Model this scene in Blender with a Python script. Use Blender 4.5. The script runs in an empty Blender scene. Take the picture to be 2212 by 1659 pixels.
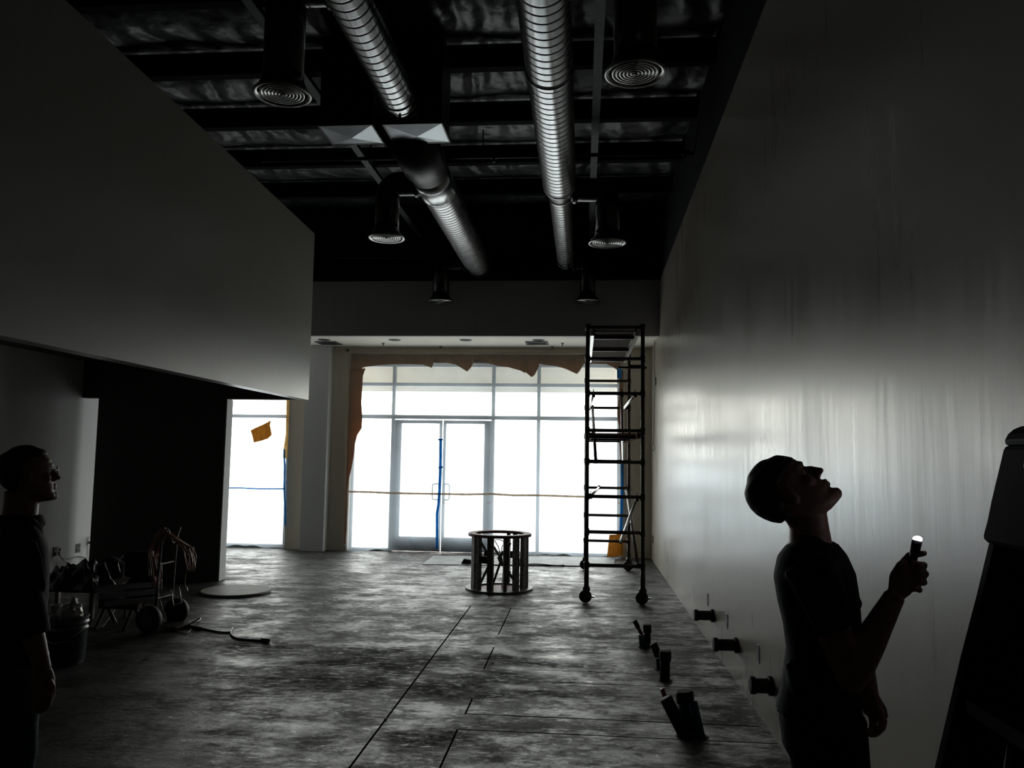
import bpy, bmesh, math, random
import numpy as np
from mathutils import Vector, Matrix
random.seed(7)
scene = bpy.context.scene
col = scene.collection

# ------------------------------------------------------------------ camera
FPX = 1720.0
PITCH, YAW, ROLL = 0.0908467, -0.0886003, 0.0146089
CAM = np.array([0.0, 0.0, 1.7])
_F = np.array([math.sin(YAW)*math.cos(PITCH), math.cos(YAW)*math.cos(PITCH), math.sin(PITCH)])
_R = np.cross(_F, [0, 0, 1.0]); _R /= np.linalg.norm(_R)
_U = np.cross(_R, _F)
R2 = math.cos(ROLL)*_R + math.sin(ROLL)*_U
U2 = -math.sin(ROLL)*_R + math.cos(ROLL)*_U
cam_data = bpy.data.cameras.new('camera')
cam_data.sensor_width = 36.0
cam_data.lens = FPX/2212*36.0
cam_data.clip_start = 0.05
cam = bpy.data.objects.new('camera', cam_data)
col.objects.link(cam)
m = Matrix(((R2[0], U2[0], -_F[0], CAM[0]), (R2[1], U2[1], -_F[1], CAM[1]), (R2[2], U2[2], -_F[2], CAM[2]), (0, 0, 0, 1)))
cam.matrix_world = m
scene.camera = cam

def ray(px, py):
    return _F + R2*(px-1106)/FPX - U2*(py-829.5)/FPX
def at(px, py, Y):
    d = ray(px, py); p = CAM + d*Y/d[1]; return Vector(p)
def on_floor(px, py, z=0.0):
    d = ray(px, py); p = CAM + d*(z-1.7)/d[2]; return Vector(p)
def on_x(px, py, X):
    d = ray(px, py); p = CAM + d*X/d[0]; return Vector(p)

# ------------------------------------------------------------------ world and light
scene.view_settings.view_transform = 'Standard'
scene.view_settings.look = 'None'
scene.view_settings.gamma = 1.0
scene.view_settings.use_curve_mapping = False
scene.view_settings.exposure = 0.0

world = bpy.data.worlds.new('overcast_daylight'); scene.world = world
world.use_nodes = True
wn = world.node_tree.nodes; wl = world.node_tree.links
wn.clear()
wo = wn.new('ShaderNodeOutputWorld'); bg = wn.new('ShaderNodeBackground')
tc = wn.new('ShaderNodeTexCoord'); sx = wn.new('ShaderNodeSeparateXYZ'); rp = wn.new('ShaderNodeValToRGB')
mr = wn.new('ShaderNodeMapRange')
wl.new(tc.outputs['Generated'], sx.inputs[0]); wl.new(sx.outputs['Z'], mr.inputs['Value'])
mr.inputs['From Min'].default_value = -0.5; mr.inputs['From Max'].default_value = 0.5
wl.new(mr.outputs[0], rp.inputs[0]); wl.new(rp.outputs[0], bg.inputs['Color']); wl.new(bg.outputs[0], wo.inputs[0])
cr = rp.color_ramp
cr.elements[0].position = 0.0; cr.elements[0].color = (0.30, 0.29, 0.27, 1)
cr.elements[1].position = 1.0; cr.elements[1].color = (0.58, 0.575, 0.56, 1)
for p, c in ((0.43, (0.28, 0.28, 0.275)), (0.475, (0.52, 0.57, 0.62)), (0.515, (1.0, 0.95, 0.86)), (0.60, (0.95, 0.91, 0.82)), (0.75, (0.66, 0.65, 0.63))):
    e = cr.elements.new(p); e.color = (*c, 1)
bg.inputs['Strength'].default_value = 9.0

def portal(name, x0, x1, z0, z1, y):
    l = bpy.data.lights.new(name, 'AREA'); l.shape = 'RECTANGLE'; l.size = x1-x0; l.size_y = z1-z0
    l.cycles.is_portal = True
    o = bpy.data.objects.new(name, l); col.objects.link(o)
    o.location = ((x0+x1)/2, y, (z0+z1)/2); o.rotation_euler = (math.radians(-90), 0, 0)
    return o
portal('daylight_portal', -4.2, 0.7, 0.0, 3.55, 14.35)
portal('daylight_portal', -6.6, -5.2, 0.0, 3.55, 14.35)

# ------------------------------------------------------------------ materials
def _new(name):
    m = bpy.data.materials.new(name); m.use_nodes = True
    nt = m.node_tree; b = nt.nodes['Principled BSDF']
    return m, nt, b
def coords(nt, scale=(1, 1, 1), space='Object'):
    t = nt.nodes.new('ShaderNodeNewGeometry'); mp = nt.nodes.new('ShaderNodeMapping')
    mp.inputs['Scale'].default_value = scale
    nt.links.new(t.outputs['Position'], mp.inputs['Vector'])
    return mp.outputs[0]
def noise(nt, vec, scale, detail=4, rough=0.55):
    n = nt.nodes.new('ShaderNodeTexNoise'); n.inputs['Scale'].default_value = scale
    n.inputs['Detail'].default_value = detail; n.inputs['Roughness'].default_value = rough
    nt.links.new(vec, n.inputs['Vector']); return n.outputs['Fac']
def ramp(nt, fac, stops):
    r = nt.nodes.new('ShaderNodeValToRGB'); nt.links.new(fac, r.inputs[0])
    e = r.color_ramp.elements
    e[0].position, e[0].color = stops[0][0], (*stops[0][1], 1)
    e[1].position, e[1].color = stops[-1][0], (*stops[-1][1], 1)
    for p, c in stops[1:-1]:
        k = e.new(p); k.color = (*c, 1)
    return r.outputs[0]
def mth(nt, op, a, b=None, c=None, clamp=False):
    n = nt.nodes.new('ShaderNodeMath'); n.operation = op; n.use_clamp = clamp
    for i, v in enumerate((a, b, c)):
        if v is None: continue
        if isinstance(v, (int, float)): n.inputs[i].default_value = v
        else: nt.links.new(v, n.inputs[i])
    return n.outputs[0]
def bump(nt, b, h, strength=0.3, dist=0.01):
    n = nt.nodes.new('ShaderNodeBump'); n.inputs['Strength'].default_value = strength
    n.inputs['Distance'].default_value = dist
    nt.links.new(h, n.inputs['Height']); nt.links.new(n.outputs[0], b.inputs['Normal'])
def mat(name, color, rough=0.6, metal=0.0, spec=0.5, nscale=12, nvar=0.25, bstr=0.15, bdist=0.004, stretch=(1, 1, 1)):
    m, nt, b = _new(name)
    v = coords(nt, stretch)
    n = noise(nt, v, nscale)
    lo = tuple(c*(1-nvar) for c in color); hi = tuple(min(1, c*(1+nvar)) for c in color)
    nt.links.new(ramp(nt, n, [(0.3, lo), (0.7, hi)]), b.inputs['Base Color'])
    b.inputs['Roughness'].default_value = rough; b.inputs['Metallic'].default_value = metal
    b.inputs['Specular IOR Level'].default_value = spec
    if bstr: bump(nt, b, n, bstr, bdist)
    return m

def wall_paint(name, color, rough, spec=0.5, streak=0.5):
    """satin paint, rolled in vertical strokes: the sheen breaks up in vertical streaks"""
    m, nt, b = _new(name)
    v = coords(nt, (1, 1, 1))
    vs = coords(nt, (9, 9, 0.55))
    n1 = noise(nt, vs, 1.6, 5, 0.6)
    n2 = noise(nt, v, 1.1, 3, 0.5)
    lo = tuple(c*0.93 for c in color)
    nt.links.new(ramp(nt, n1, [(0.3, lo), (0.7, color)]), b.inputs['Base Color'])
    r = mth(nt, 'MULTIPLY_ADD', n1, 0.22*streak, rough-0.11*streak)
    r2 = mth(nt, 'MULTIPLY_ADD', n2, 0.16, r); r3 = mth(nt, 'SUBTRACT', r2, 0.08)
    nt.links.new(r3, b.inputs['Roughness'])
    b.inputs['Specular IOR Level'].default_value = spec
    fine = noise(nt, coords(nt, (60, 60, 6)), 1.0, 2)
    h = mth(nt, 'MULTIPLY_ADD', n1, 1.0, mth(nt, 'MULTIPLY', fine, 0.05))
    bump(nt, b, h, 0.22*streak, 0.006)
    return m

M = {}
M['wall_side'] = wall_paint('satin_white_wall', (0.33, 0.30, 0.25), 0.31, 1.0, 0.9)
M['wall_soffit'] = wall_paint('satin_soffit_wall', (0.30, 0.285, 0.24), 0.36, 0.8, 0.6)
M['wall_beige'] = wall_paint('flat_beige_wall', (0.68, 0.61, 0.51), 0.7, 0.3, 0.4)
M['wall_dark'] = wall_paint('flat_charcoal_wall', (0.10, 0.098, 0.095), 0.75, 0.3, 0.4)
M['wall_grey'] = wall_paint('flat_grey_bulkhead', (0.52, 0.515, 0.51), 0.7, 0.3, 0.4)
M['wall_white'] = wall_paint('flat_white_wall', (0.74, 0.74, 0.74), 0.7, 0.3, 0.4)
M['alcove_ceiling'] = mat('alcove_ceiling_paint', (0.78, 0.75, 0.68), 0.8, nvar=0.04, nscale=3, bstr=0.05)
M['black_paint'] = mat('flat_black_paint', (0.012, 0.012, 0.013), 0.8, spec=0.2, bstr=0.1)
M['black_steel'] = mat('black_painted_steel', (0.012, 0.012, 0.014), 0.55, spec=0.3, bstr=0.1)
M['joist'] = mat('black_joist_steel', (0.006, 0.006, 0.007), 0.85, spec=0.08, bstr=0.05)
M['flange'] = mat('grey_galvanised_flange', (0.07, 0.075, 0.08), 0.55, metal=0.3, bstr=0.05)
M['duct'] = mat('galvanised_duct', (0.50, 0.51, 0.52), 0.27, metal=1.0, nscale=6, nvar=0.12, bstr=0.04, bdist=0.002)
M['duct_black'] = mat('black_duct_wrap', (0.006, 0.006, 0.007), 0.42, spec=0.5, bstr=0.1)
M['branch'] = mat('black_gloss_branch_duct', (0.01, 0.01, 0.011), 0.22, spec=0.6, nvar=0.1, bstr=0.04)
M['box_duct'] = mat('creased_sheet_metal', (0.30, 0.32, 0.34), 0.30, metal=1.0, nvar=0.12, nscale=4, bstr=0.08)
M['diffuser'] = mat('satin_aluminium_diffuser', (0.35, 0.35, 0.34), 0.25, metal=1.0, nvar=0.1, bstr=0.03)
M['alu_frame'] = mat('storefront_aluminium', (0.30, 0.31, 0.33), 0.4, metal=0.6, nvar=0.08, bstr=0.03)
M['tube_dark'] = mat('weathered_scaffold_tube', (0.09, 0.075, 0.07), 0.45, metal=0.5, nscale=30, nvar=0.4)
M['tube_silver'] = mat('aluminium_tube', (0.72, 0.72, 0.70), 0.28, metal=1.0, nscale=20, nvar=0.12, bstr=0.05)
M['plywood'] = mat('plywood_deck', (0.075, 0.06, 0.045), 0.8, spec=0.04, nscale=5, stretch=(6, 1, 6))
M['plank'] = mat('red_brown_plank', (0.17, 0.05, 0.025), 0.8, spec=0.04, nscale=6, stretch=(8, 1, 8))
M['rubber'] = mat('black_rubber', (0.012, 0.012, 0.012), 0.6)
M['rust'] = mat('scaled_red_brown_steel', (0.16, 0.07, 0.06), 0.55, metal=0.4, nscale=25, nvar=0.6, bstr=0.4)
M['steel_plaster'] = mat('plaster_spattered_steel', (0.22, 0.21, 0.20), 0.5, metal=0.4, nscale=35, nvar=0.7, bstr=0.4)
M['disc'] = mat('pale_round_board', (0.34, 0.32, 0.29), 0.6, nscale=9, nvar=0.15)
M['board'] = mat('grey_floor_board', (0.26, 0.27, 0.27), 0.6, nscale=4, nvar=0.2)
M['blue_tape'] = mat('blue_masking_tape', (0.02, 0.22, 0.62), 0.6, nvar=0.1)
M['blue_pipe'] = mat('blue_wrapped_pipe', (0.015, 0.07, 0.14), 0.6, nvar=0.3)
M['red_pipe'] = mat('red_tube', (0.30, 0.01, 0.02), 0.45, nvar=0.2)
M['dark_pipe'] = mat('dark_foam_pipe', (0.02, 0.021, 0.022), 0.7)
M['drain'] = mat('dark_drain_pipe', (0.05, 0.047, 0.04), 0.6, nscale=20)
M['orange'] = mat('orange_brown_cord_jacket', (0.25, 0.075, 0.012), 0.4, nvar=0.2)
M['yellow_cord'] = mat('yellow_cord_jacket', (0.22, 0.15, 0.02), 0.4, nvar=0.2)
M['cord'] = mat('black_cord_jacket', (0.014, 0.014, 0.014), 0.35)
M['poly_black'] = mat('black_polythene', (0.02, 0.02, 0.018), 0.18, spec=0.7, nscale=5, nvar=0.3, bstr=0.6, bdist=0.05)
M['bucket'] = mat('grey_plastic_pail', (0.10, 0.11, 0.12), 0.3)
M['label_white'] = mat('pail_label', (0.75, 0.76, 0.77), 0.5, nscale=40, nvar=0.3)
M['ink'] = mat('label_ink', (0.03, 0.03, 0.04), 0.6)
M['clear_bag'] = mat('crumpled_bag_plastic', (0.45, 0.42, 0.35), 0.25, nvar=0.2, bstr=0.5, bdist=0.02)
M['cup'] = mat('white_paper_cup', (0.6, 0.6, 0.57), 0.5)
M['outlet'] = mat('dark_outlet_plate', (0.02, 0.02, 0.022), 0.5)
M['box_metal'] = mat('outlet_box_metal', (0.5, 0.5, 0.5), 0.35, metal=1.0)
M['wire'] = mat('dark_wire', (0.03, 0.03, 0.035), 0.5)
M['skin'] = mat('skin', (0.30, 0.17, 0.12), 0.5, nscale=60, nvar=0.08, bstr=0.03, bdist=0.001)
M['hair'] = mat('dark_hair', (0.012, 0.010, 0.009), 0.6, nscale=120, nvar=0.4, bstr=0.6, bdist=0.003, stretch=(1, 1, .3))
M['tee'] = mat('dark_navy_shirt', (0.012, 0.013, 0.020), 0.85, spec=0.2, nscale=14, bstr=0.5, bdist=0.012)
M['trousers'] = mat('black_trousers', (0.010, 0.010, 0.012), 0.85, spec=0.2, nscale=14, bstr=0.5, bdist=0.012)
M['jacket'] = mat('dark_grey_work_shirt', (0.020, 0.020, 0.022), 0.85, spec=0.2, nscale=11, bstr=0.6, bdist=0.015)
M['jeans'] = mat('blue_jeans', (0.045, 0.065, 0.09), 0.85, spec=0.2, nscale=11, bstr=0.6, bdist=0.015)
M['eye'] = mat('eye_white', (0.6, 0.6, 0.58), 0.2, bstr=0)
M['shoe'] = mat('dark_leather', (0.02, 0.016, 0.012), 0.5)
M['glass_lens'] = mat('spectacle_lens', (0.35, 0.38, 0.40), 0.05, spec=1.0, bstr=0)
M['torch'] = mat('black_anodised_torch', (0.015, 0.015, 0.018), 0.35, metal=0.5)
M['fibreglass'] = mat('grey_fibreglass', (0.022, 0.022, 0.022), 0.75, spec=0.12, nscale=8)
M['cap_black'] = mat('black_moulded_plastic', (0.006, 0.006, 0.006), 0.6, spec=0.15)
M['vent'] = mat('grey_vent_metal', (0.10, 0.10, 0.10), 0.5, metal=0.5)
M['dark_hole'] = mat('dark_can_interior', (0.03, 0.028, 0.025), 0.7)

def emit(name, color, strength):
    m, nt, b = _new(name)
    b.inputs['Base Color'].default_value = (*color, 1)
    b.inputs['Emission Color'].default_value = (*color, 1); b.inputs['Emission Strength'].default_value = strength
    return m
M['led'] = emit('torch_led', (0.85, 0.85, 1.0), 30)

def film(name, thru, haze_col, haze, wav):
    m = bpy.data.materials.new(name); m.use_nodes = True; nt = m.node_tree; nt.nodes.clear()
    out = nt.nodes.new('ShaderNodeOutputMaterial')
    tr = nt.nodes.new('ShaderNodeBsdfTransparent'); tr.inputs[0].default_value = (*thru, 1)
    tl = nt.nodes.new('ShaderNodeBsdfTranslucent'); tl.inputs[0].default_value = (*haze_col, 1)
    gl = nt.nodes.new('ShaderNodeBsdfGlossy'); gl.inputs[0].default_value = (0.9, 0.9, 0.9, 1); gl.inputs['Roughness'].default_value = 0.3
    mx = nt.nodes.new('ShaderNodeMixShader'); mx2 = nt.nodes.new('ShaderNodeMixShader')
    v = coords(nt, (1, 1, 1)); n = noise(nt, v, wav, 4, 0.6)
    f = mth(nt, 'MULTIPLY_ADD', n, haze*0.8, haze*0.6)
    nt.links.new(f, mx.inputs[0]); nt.links.new(tr.outputs[0], mx.inputs[1]); nt.links.new(tl.outputs[0], mx.inputs[2])
    mx2.inputs[0].default_value = 0.03
    nt.links.new(mx.outputs[0], mx2.inputs[1]); nt.links.new(gl.outputs[0], mx2.inputs[2])
    nt.links.new(mx2.outputs[0], out.inputs[0])
    return m
M['film'] = film('clear_plastic_film', (0.95, 0.96, 0.97), (0.74, 0.86, 1.0), 0.27, 0.9)
M['glass'] = film('storefront_glass', (0.92, 0.94, 0.93), (0.8, 0.9, 1.0), 0.01, 0.5)
def paper(name, colr, trans, face=None):
    m = bpy.data.materials.new(name); m.use_nodes = True; nt = m.node_tree; nt.nodes.clear()
    out = nt.nodes.new('ShaderNodeOutputMaterial')
    df = nt.nodes.new('ShaderNodeBsdfDiffuse'); tl = nt.nodes.new('ShaderNodeBsdfTranslucent'); mx = nt.nodes.new('ShaderNodeMixShader')
    v = coords(nt, (3, 3, 1)); n = noise(nt, v, 9, 5, 0.7)
    c = ramp(nt, n, [(0.3, tuple(x*0.6 for x in colr)), (0.7, colr)])
    nt.links.new(c, tl.inputs[0])
    if face: df.inputs[0].default_value = (*face, 1)
    else: nt.links.new(c, df.inputs[0])
    mx.inputs[0].default_value = trans
    nt.links.new(df.outputs[0], mx.inputs[1]); nt.links.new(tl.outputs[0], mx.inputs[2]); nt.links.new(mx.outputs[0], out.inputs[0])
    return m
M['kraft'] = paper('brown_masking_paper', (0.50, 0.27, 0.12), 0.40, (0.42, 0.36, 0.29))
M['kraft_patch'] = paper('brown_paper_patch', (0.46, 0.27, 0.09), 0.75)
M['tape_film'] = paper('blue_tape_backlit', (0.10, 0.42, 0.80), 0.55)
M['tape_tan'] = paper('tan_tape_backlit', (0.75, 0.65, 0.55), 0.5)
M['red_mark'] = paper('red_printed_mark', (0.8, 0.10, 0.08), 0.55)
M['grey_mark'] = paper('grey_printed_mark', (0.75, 0.74, 0.74), 0.75)

# concrete floor with saw cuts, stains and scuffs
def floor_material():
    m, nt, b = _new('stained_concrete')
    g = nt.nodes.new('ShaderNodeNewGeometry'); s = nt.nodes.new('ShaderNodeSeparateXYZ')
    nt.links.new(g.outputs['Position'], s.inputs[0]); X, Y = s.outputs[0], s.outputs[1]
    v = coords(nt)
    big = noise(nt, v, 0.55, 5, 0.6); mid = noise(nt, v, 2.6, 6, 0.65); fine = noise(nt, v, 16, 5, 0.7)
    scuff = noise(nt, coords(nt, (4.0, 8.0, 1)), 2.6, 8, 0.75)
    scuff2 = noise(nt, coords(nt, (9.0, 3.0, 1)), 3.7, 8, 0.78)
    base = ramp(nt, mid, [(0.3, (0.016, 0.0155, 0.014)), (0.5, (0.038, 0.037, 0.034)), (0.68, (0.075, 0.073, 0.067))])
    # dark oily stains at their places on the slab
    def blob(cx, cy, rx, ry, rot=0.0):
        dx = mth(nt, 'SUBTRACT', X, cx); dy = mth(nt, 'SUBTRACT', Y, cy)
        c, si = math.cos(rot), math.sin(rot)
        u = mth(nt, 'ADD', mth(nt, 'MULTIPLY', dx, c/rx), mth(nt, 'MULTIPLY', dy, si/rx))
        w = mth(nt, 'ADD', mth(nt, 'MULTIPLY', dx, -si/ry), mth(nt, 'MULTIPLY', dy, c/ry))
        d = mth(nt, 'ADD', mth(nt, 'MULTIPLY', u, u), mth(nt, 'MULTIPLY', w, w))
        d = mth(nt, 'ADD', d, mth(nt, 'MULTIPLY_ADD', mid, 2.6, -1.3))
        return mth(nt, 'SUBTRACT', 1.25, d, clamp=True)
    st = None
    for a in STAINS:
        k = blob(*a); st = k if st is None else mth(nt, 'MAXIMUM', st, k)
    dark = nt.nodes.new('ShaderNodeMix'); dark.data_type = 'RGBA'
    nt.links.new(mth(nt, 'MULTIPLY', st, 0.88), dark.inputs[0]); nt.links.new(base, dark.inputs[6]); dark.inputs[7].default_value = (0.012, 0.012, 0.011, 1)
    # pale scrapes
    sc = mth(nt, 'MULTIPLY', mth(nt, 'SUBTRACT', scuff, 0.54, clamp=True), 7.0, clamp=True)
    sc2 = mth(nt, 'MULTIPLY', mth(nt, 'SUBTRACT', scuff2, 0.61, clamp=True), 6.0, clamp=True)
    sc = mth(nt, 'MAXIMUM', sc, sc2)
    light = nt.nodes.new('ShaderNodeMix'); light.data_type = 'RGBA'
    nt.links.new(mth(nt, 'MULTIPLY', sc, 0.55), light.inputs[0]); nt.links.new(dark.outputs[2], light.inputs[6]); light.inputs[7].default_value = (0.20, 0.20, 0.195, 1)
    # saw cuts
    ln = None
    for (x0, y0, x1, y1, w) in CUTS:
        if abs(x1-x0) < abs(y1-y0):
            mx_ = mth(nt, 'LESS_THAN', mth(nt, 'ABSOLUTE', mth(nt, 'SUBTRACT', X, (x0+x1)/2)), w)
            cc = mth(nt, 'LESS_THAN', mth(nt, 'ABSOLUTE', mth(nt, 'SUBTRACT', Y, (y0+y1)/2)), abs(y1-y0)/2)
        else:
            mx_ = mth(nt, 'LESS_THAN', mth(nt, 'ABSOLUTE', mth(nt, 'SUBTRACT', Y, (y0+y1)/2)), w)
            cc = mth(nt, 'LESS_THAN', mth(nt, 'ABSOLUTE', mth(nt, 'SUBTRACT', X, (x0+x1)/2)), abs(x1-x0)/2)
        k = mth(nt, 'MULTIPLY', mx_, cc); ln = k if ln is None else mth(nt, 'MAXIMUM', ln, k)
    fin = nt.nodes.new('ShaderNodeMix'); fin.data_type = 'RGBA'
    nt.links.new(ln, fin.inputs[0]); nt.links.new(light.outputs[2], fin.inputs[6]); fin.inputs[7].default_value = (0.008, 0.008, 0.008, 1)
    nt.links.new(fin.outputs[2], b.inputs['Base Color'])
    # smooth trowelled patches are glossier than worn ones
    r = ramp(nt, mid, [(0.35, (0.36,)*3), (0.5, (0.46,)*3), (0.65, (0.60,)*3)])
    r = mth(nt, 'SUBTRACT', r, mth(nt, 'MULTIPLY', sc, 0.20))
    r = mth(nt, 'ADD', r, mth(nt, 'MULTIPLY', st, 0.12))
    r = mth(nt, 'MAXIMUM', r, mth(nt, 'MULTIPLY', ln, 0.9))
    # sealer worn off in patches: gloss survives in a broken crust
    crust = noise(nt, coords(nt, (1.6, 3.0, 1)), 1.5, 9, 0.72)
    k1 = mth(nt, 'MULTIPLY', mth(nt, 'SUBTRACT', mth(nt, 'MULTIPLY_ADD', mth(nt, 'MULTIPLY_ADD', scuff, 0.7, mth(nt, 'MULTIPLY_ADD', fine, 0.6, -0.30)), 0.5, mth(nt, 'MULTIPLY_ADD', big, 0.6, crust)), 0.91), 4.0, clamp=True)
    sp = mth(nt, 'MULTIPLY_ADD', k1, 1.15, 0.10)
    sp = mth(nt, 'MULTIPLY', sp, mth(nt, 'SUBTRACT', 1.0, mth(nt, 'MULTIPLY', st, 0.93)))
    sp = mth(nt, 'ADD', sp, mth(nt, 'MULTIPLY', sc, 0.30))
    sp = mth(nt, 'MULTIPLY', sp, mth(nt, 'SUBTRACT', 1.0, ln))
    nt.links.new(sp, b.inputs['Specular IOR Level'])
    r = mth(nt, 'SUBTRACT', mth(nt, 'ADD', r, 0.06), mth(nt, 'MULTIPLY', k1, 0.20))
    nt.links.new(r, b.inputs['Roughness'])
    h = mth(nt, 'ADD', mth(nt, 'MULTIPLY', fine, 0.8), mth(nt, 'ADD', mth(nt, 'MULTIPLY', mid, 0.5), mth(nt, 'ADD', mth(nt, 'MULTIPLY', scuff, 1.6), mth(nt, 'MULTIPLY', scuff2, 0.8))))
    h = mth(nt, 'SUBTRACT', h, mth(nt, 'MULTIPLY', ln, 1.5))
    bump(nt, b, h, 0.5, 0.012)
    return m
def _cut(a, b_, w=0.006):
    p, q = on_floor(*a), on_floor(*b_); return (p.x, p.y, q.x, q.y, w)
CUTS = [(-1.25, 3.0, -1.25, 9.2, 0.007),
        _cut((1101, 1313), (1080, 1371)), _cut((1080, 1371), (1560, 1384)), _cut((1066, 1398), (1046, 1445)),
        _cut((1129, 1447), (1590, 1462)), _cut((1096, 1471), (1600, 1488)), _cut((1019, 1509), (1006, 1543)),
        _cut((1006, 1543), (1640, 1568), 0.008), _cut((990, 1576), (948, 1659)), _cut((990, 1577), (1680, 1605), 0.007),
        _cut((1150, 1279), (1460, 1284), 0.006)]
def _st(px, py, rx, ry, rot=0.0):
    p = on_floor(px, py); return (p.x, p.y, rx, ry, rot)
STAINS = [_st(860, 1420, 1.15, 0.38, 0.0), _st(760, 1440, 0.7, 0.5), _st(1050, 1425, 0.9, 0.22, -0.1), _st(930, 1320, 0.16, 0.13), _st(1090, 1465, 0.55, 0.25),
          _st(1140, 1345, 0.35, 0.12), _st(990, 1490, 0.6, 0.3), _st(700, 1470, 0.9, 0.35), _st(560, 1400, 0.5, 0.4), _st(1200, 1500, 0.35, 0.12), _st(930, 1600, 0.35, 0.3)]
M['floor'] = floor_material()

def insulation():
    m, nt, b = _new('black_faced_insulation')
    b.inputs['Base Color'].default_value = (0.020, 0.021, 0.025, 1)
    b.inputs['Roughness'].default_value = 0.40; b.inputs['Specular IOR Level'].default_value = 0.4
    v = coords(nt, (1, 1, 1))
    w = nt.nodes.new('ShaderNodeTexWave'); w.inputs['Scale'].default_value = 0.9; w.inputs['Distortion'].default_value = 9
    w.inputs['Detail'].default_value = 3; w.inputs['Detail Scale'].default_value = 1.2
    nt.links.new(coords(nt, (1.0, 0.7, 1)), w.inputs['Vector'])
    n = noise(nt, v, 2.2, 4, 0.5)
    h = mth(nt, 'ADD', mth(nt, 'MULTIPLY', w.outputs['Fac'], 0.6), n)
    bump(nt, b, h, 0.6, 0.09)
    return m
M['insulation'] = insulation()

# ------------------------------------------------------------------ mesh helpers
def B(): return bmesh.new()
def box(bm, x0, x1, y0, y1, z0, z1):
    vs = [bm.verts.new((x, y, z)) for z in (z0, z1) for y in (y0, y1) for x in (x0, x1)]
    for f in ((0, 2, 3, 1), (4, 5, 7, 6), (0, 1, 5, 4), (2, 6, 7, 3), (0, 4, 6, 2), (1, 3, 7, 5)):
        bm.faces.new([vs[i] for i in f])
def prism(bm, pts, ext):
    """pts: closed loop of Vectors, ext: extrusion vector"""
    a = [bm.verts.new(p) for p in pts]; c = [bm.verts.new(Vector(p)+Vector(ext)) for p in pts]
    n = len(a)
    bm.faces.new(a); bm.faces.new(c[::-1])
    for i in range(n): bm.faces.new((a[i], c[i], c[(i+1) % n], a[(i+1) % n]))
def frame_of(d):
    d = Vector(d).normalized(); up = Vector((0, 0, 1)) if abs(d.z) < 0.95 else Vector((1, 0, 0))
    a = d.cross(up).normalized(); b = d.cross(a).normalized(); return a, b
def tube(bm, pts, r, n=10, cap=True, closed=False):
    pts = [Vector(p) for p in pts]
    rs = r if isinstance(r, (list, tuple)) else [r]*len(pts)
    rings = []; a = None
    N = len(pts)
    for i, p in enumerate(pts):
        if closed: d = pts[(i+1) % N]-pts[i-1]
        elif i == 0: d = pts[1]-pts[0]
        elif i == N-1: d = pts[-1]-pts[-2]
        else: d = (pts[i+1]-pts[i]).normalized()+(pts[i]-pts[i-1]).normalized()
        if d.length < 1e-9: d = Vector((0, 0, 1))
        d.normalize()
        if a is None: a, b = frame_of(d)
        else:
            a = (a-d*a.dot(d))
            if a.length < 1e-6: a, _ = frame_of(d)
            a.normalize(); b = d.cross(a).normalized()
        rr = rs[i]; ra, rb = rr if isinstance(rr, (tuple, list)) else (rr, rr)
        rings.append([bm.verts.new(p+a*ra*math.cos(2*math.pi*k/n)+b*rb*math.sin(2*math.pi*k/n)) for k in range(n)])
    m_ = N if closed else N-1
    for i in range(m_):
        A, Bq = rings[i], rings[(i+1) % N]
        for k in range(n): bm.faces.new((A[k], A[(k+1) % n], Bq[(k+1) % n], Bq[k]))
    if cap and not closed:
        bm.faces.new(rings[0][::-1]); bm.faces.new(rings[-1])
def lathe(bm, c, prof, axis=(0, 0, 1), n=32, cap=True):
    """prof: (radius, offset along axis)"""
    ax = Vector(axis).normalized(); a, b = frame_of(ax); c = Vector(c); rings = []
    for r, h in prof:
        rings.append([bm.verts.new(c+ax*h+a*r*math.cos(2*math.pi*k/n)+b*r*math.sin(2*math.pi*k/n)) for k in range(n)])
    for i in range(len(rings)-1):
        for k in range(n): bm.faces.new((rings[i][k], rings[i][(k+1) % n], rings[i+1][(k+1) % n], rings[i+1][k]))
    if cap:
        bm.faces.new(rings[0][::-1]); bm.faces.new(rings[-1])
def ball(bm, c, r, n=14, sc=(1, 1, 1), rot=None):
    mtx = Matrix.Translation(Vector(c)) @ (rot.to_4x4() if rot is not None else Matrix.Identity(4)) @ Matrix.Diagonal((r*sc[0], r*sc[1], r*sc[2], 1))
    bmesh.ops.create_uvsphere(bm, u_segments=n, v_segments=max(6, n//2+2), radius=1, matrix=mtx)
def bez(pts, n=8):
    """smooth curve through points"""
    P = [Vector(p) for p in pts]; out = []
    for i in range(len(P)-1):
        p0 = P[max(i-1, 0)]; p1 = P[i]; p2 = P[i+1]; p3 = P[min(i+2, len(P)-1)]
        for k in range(n):
            t = k/n
            out.append(0.5*((2*p1)+(p2-p0)*t+(2*p0-5*p1+4*p2-p3)*t*t+(3*p1-p0-3*p2+p3)*t**3))
    out.append(P[-1]); return out

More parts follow.
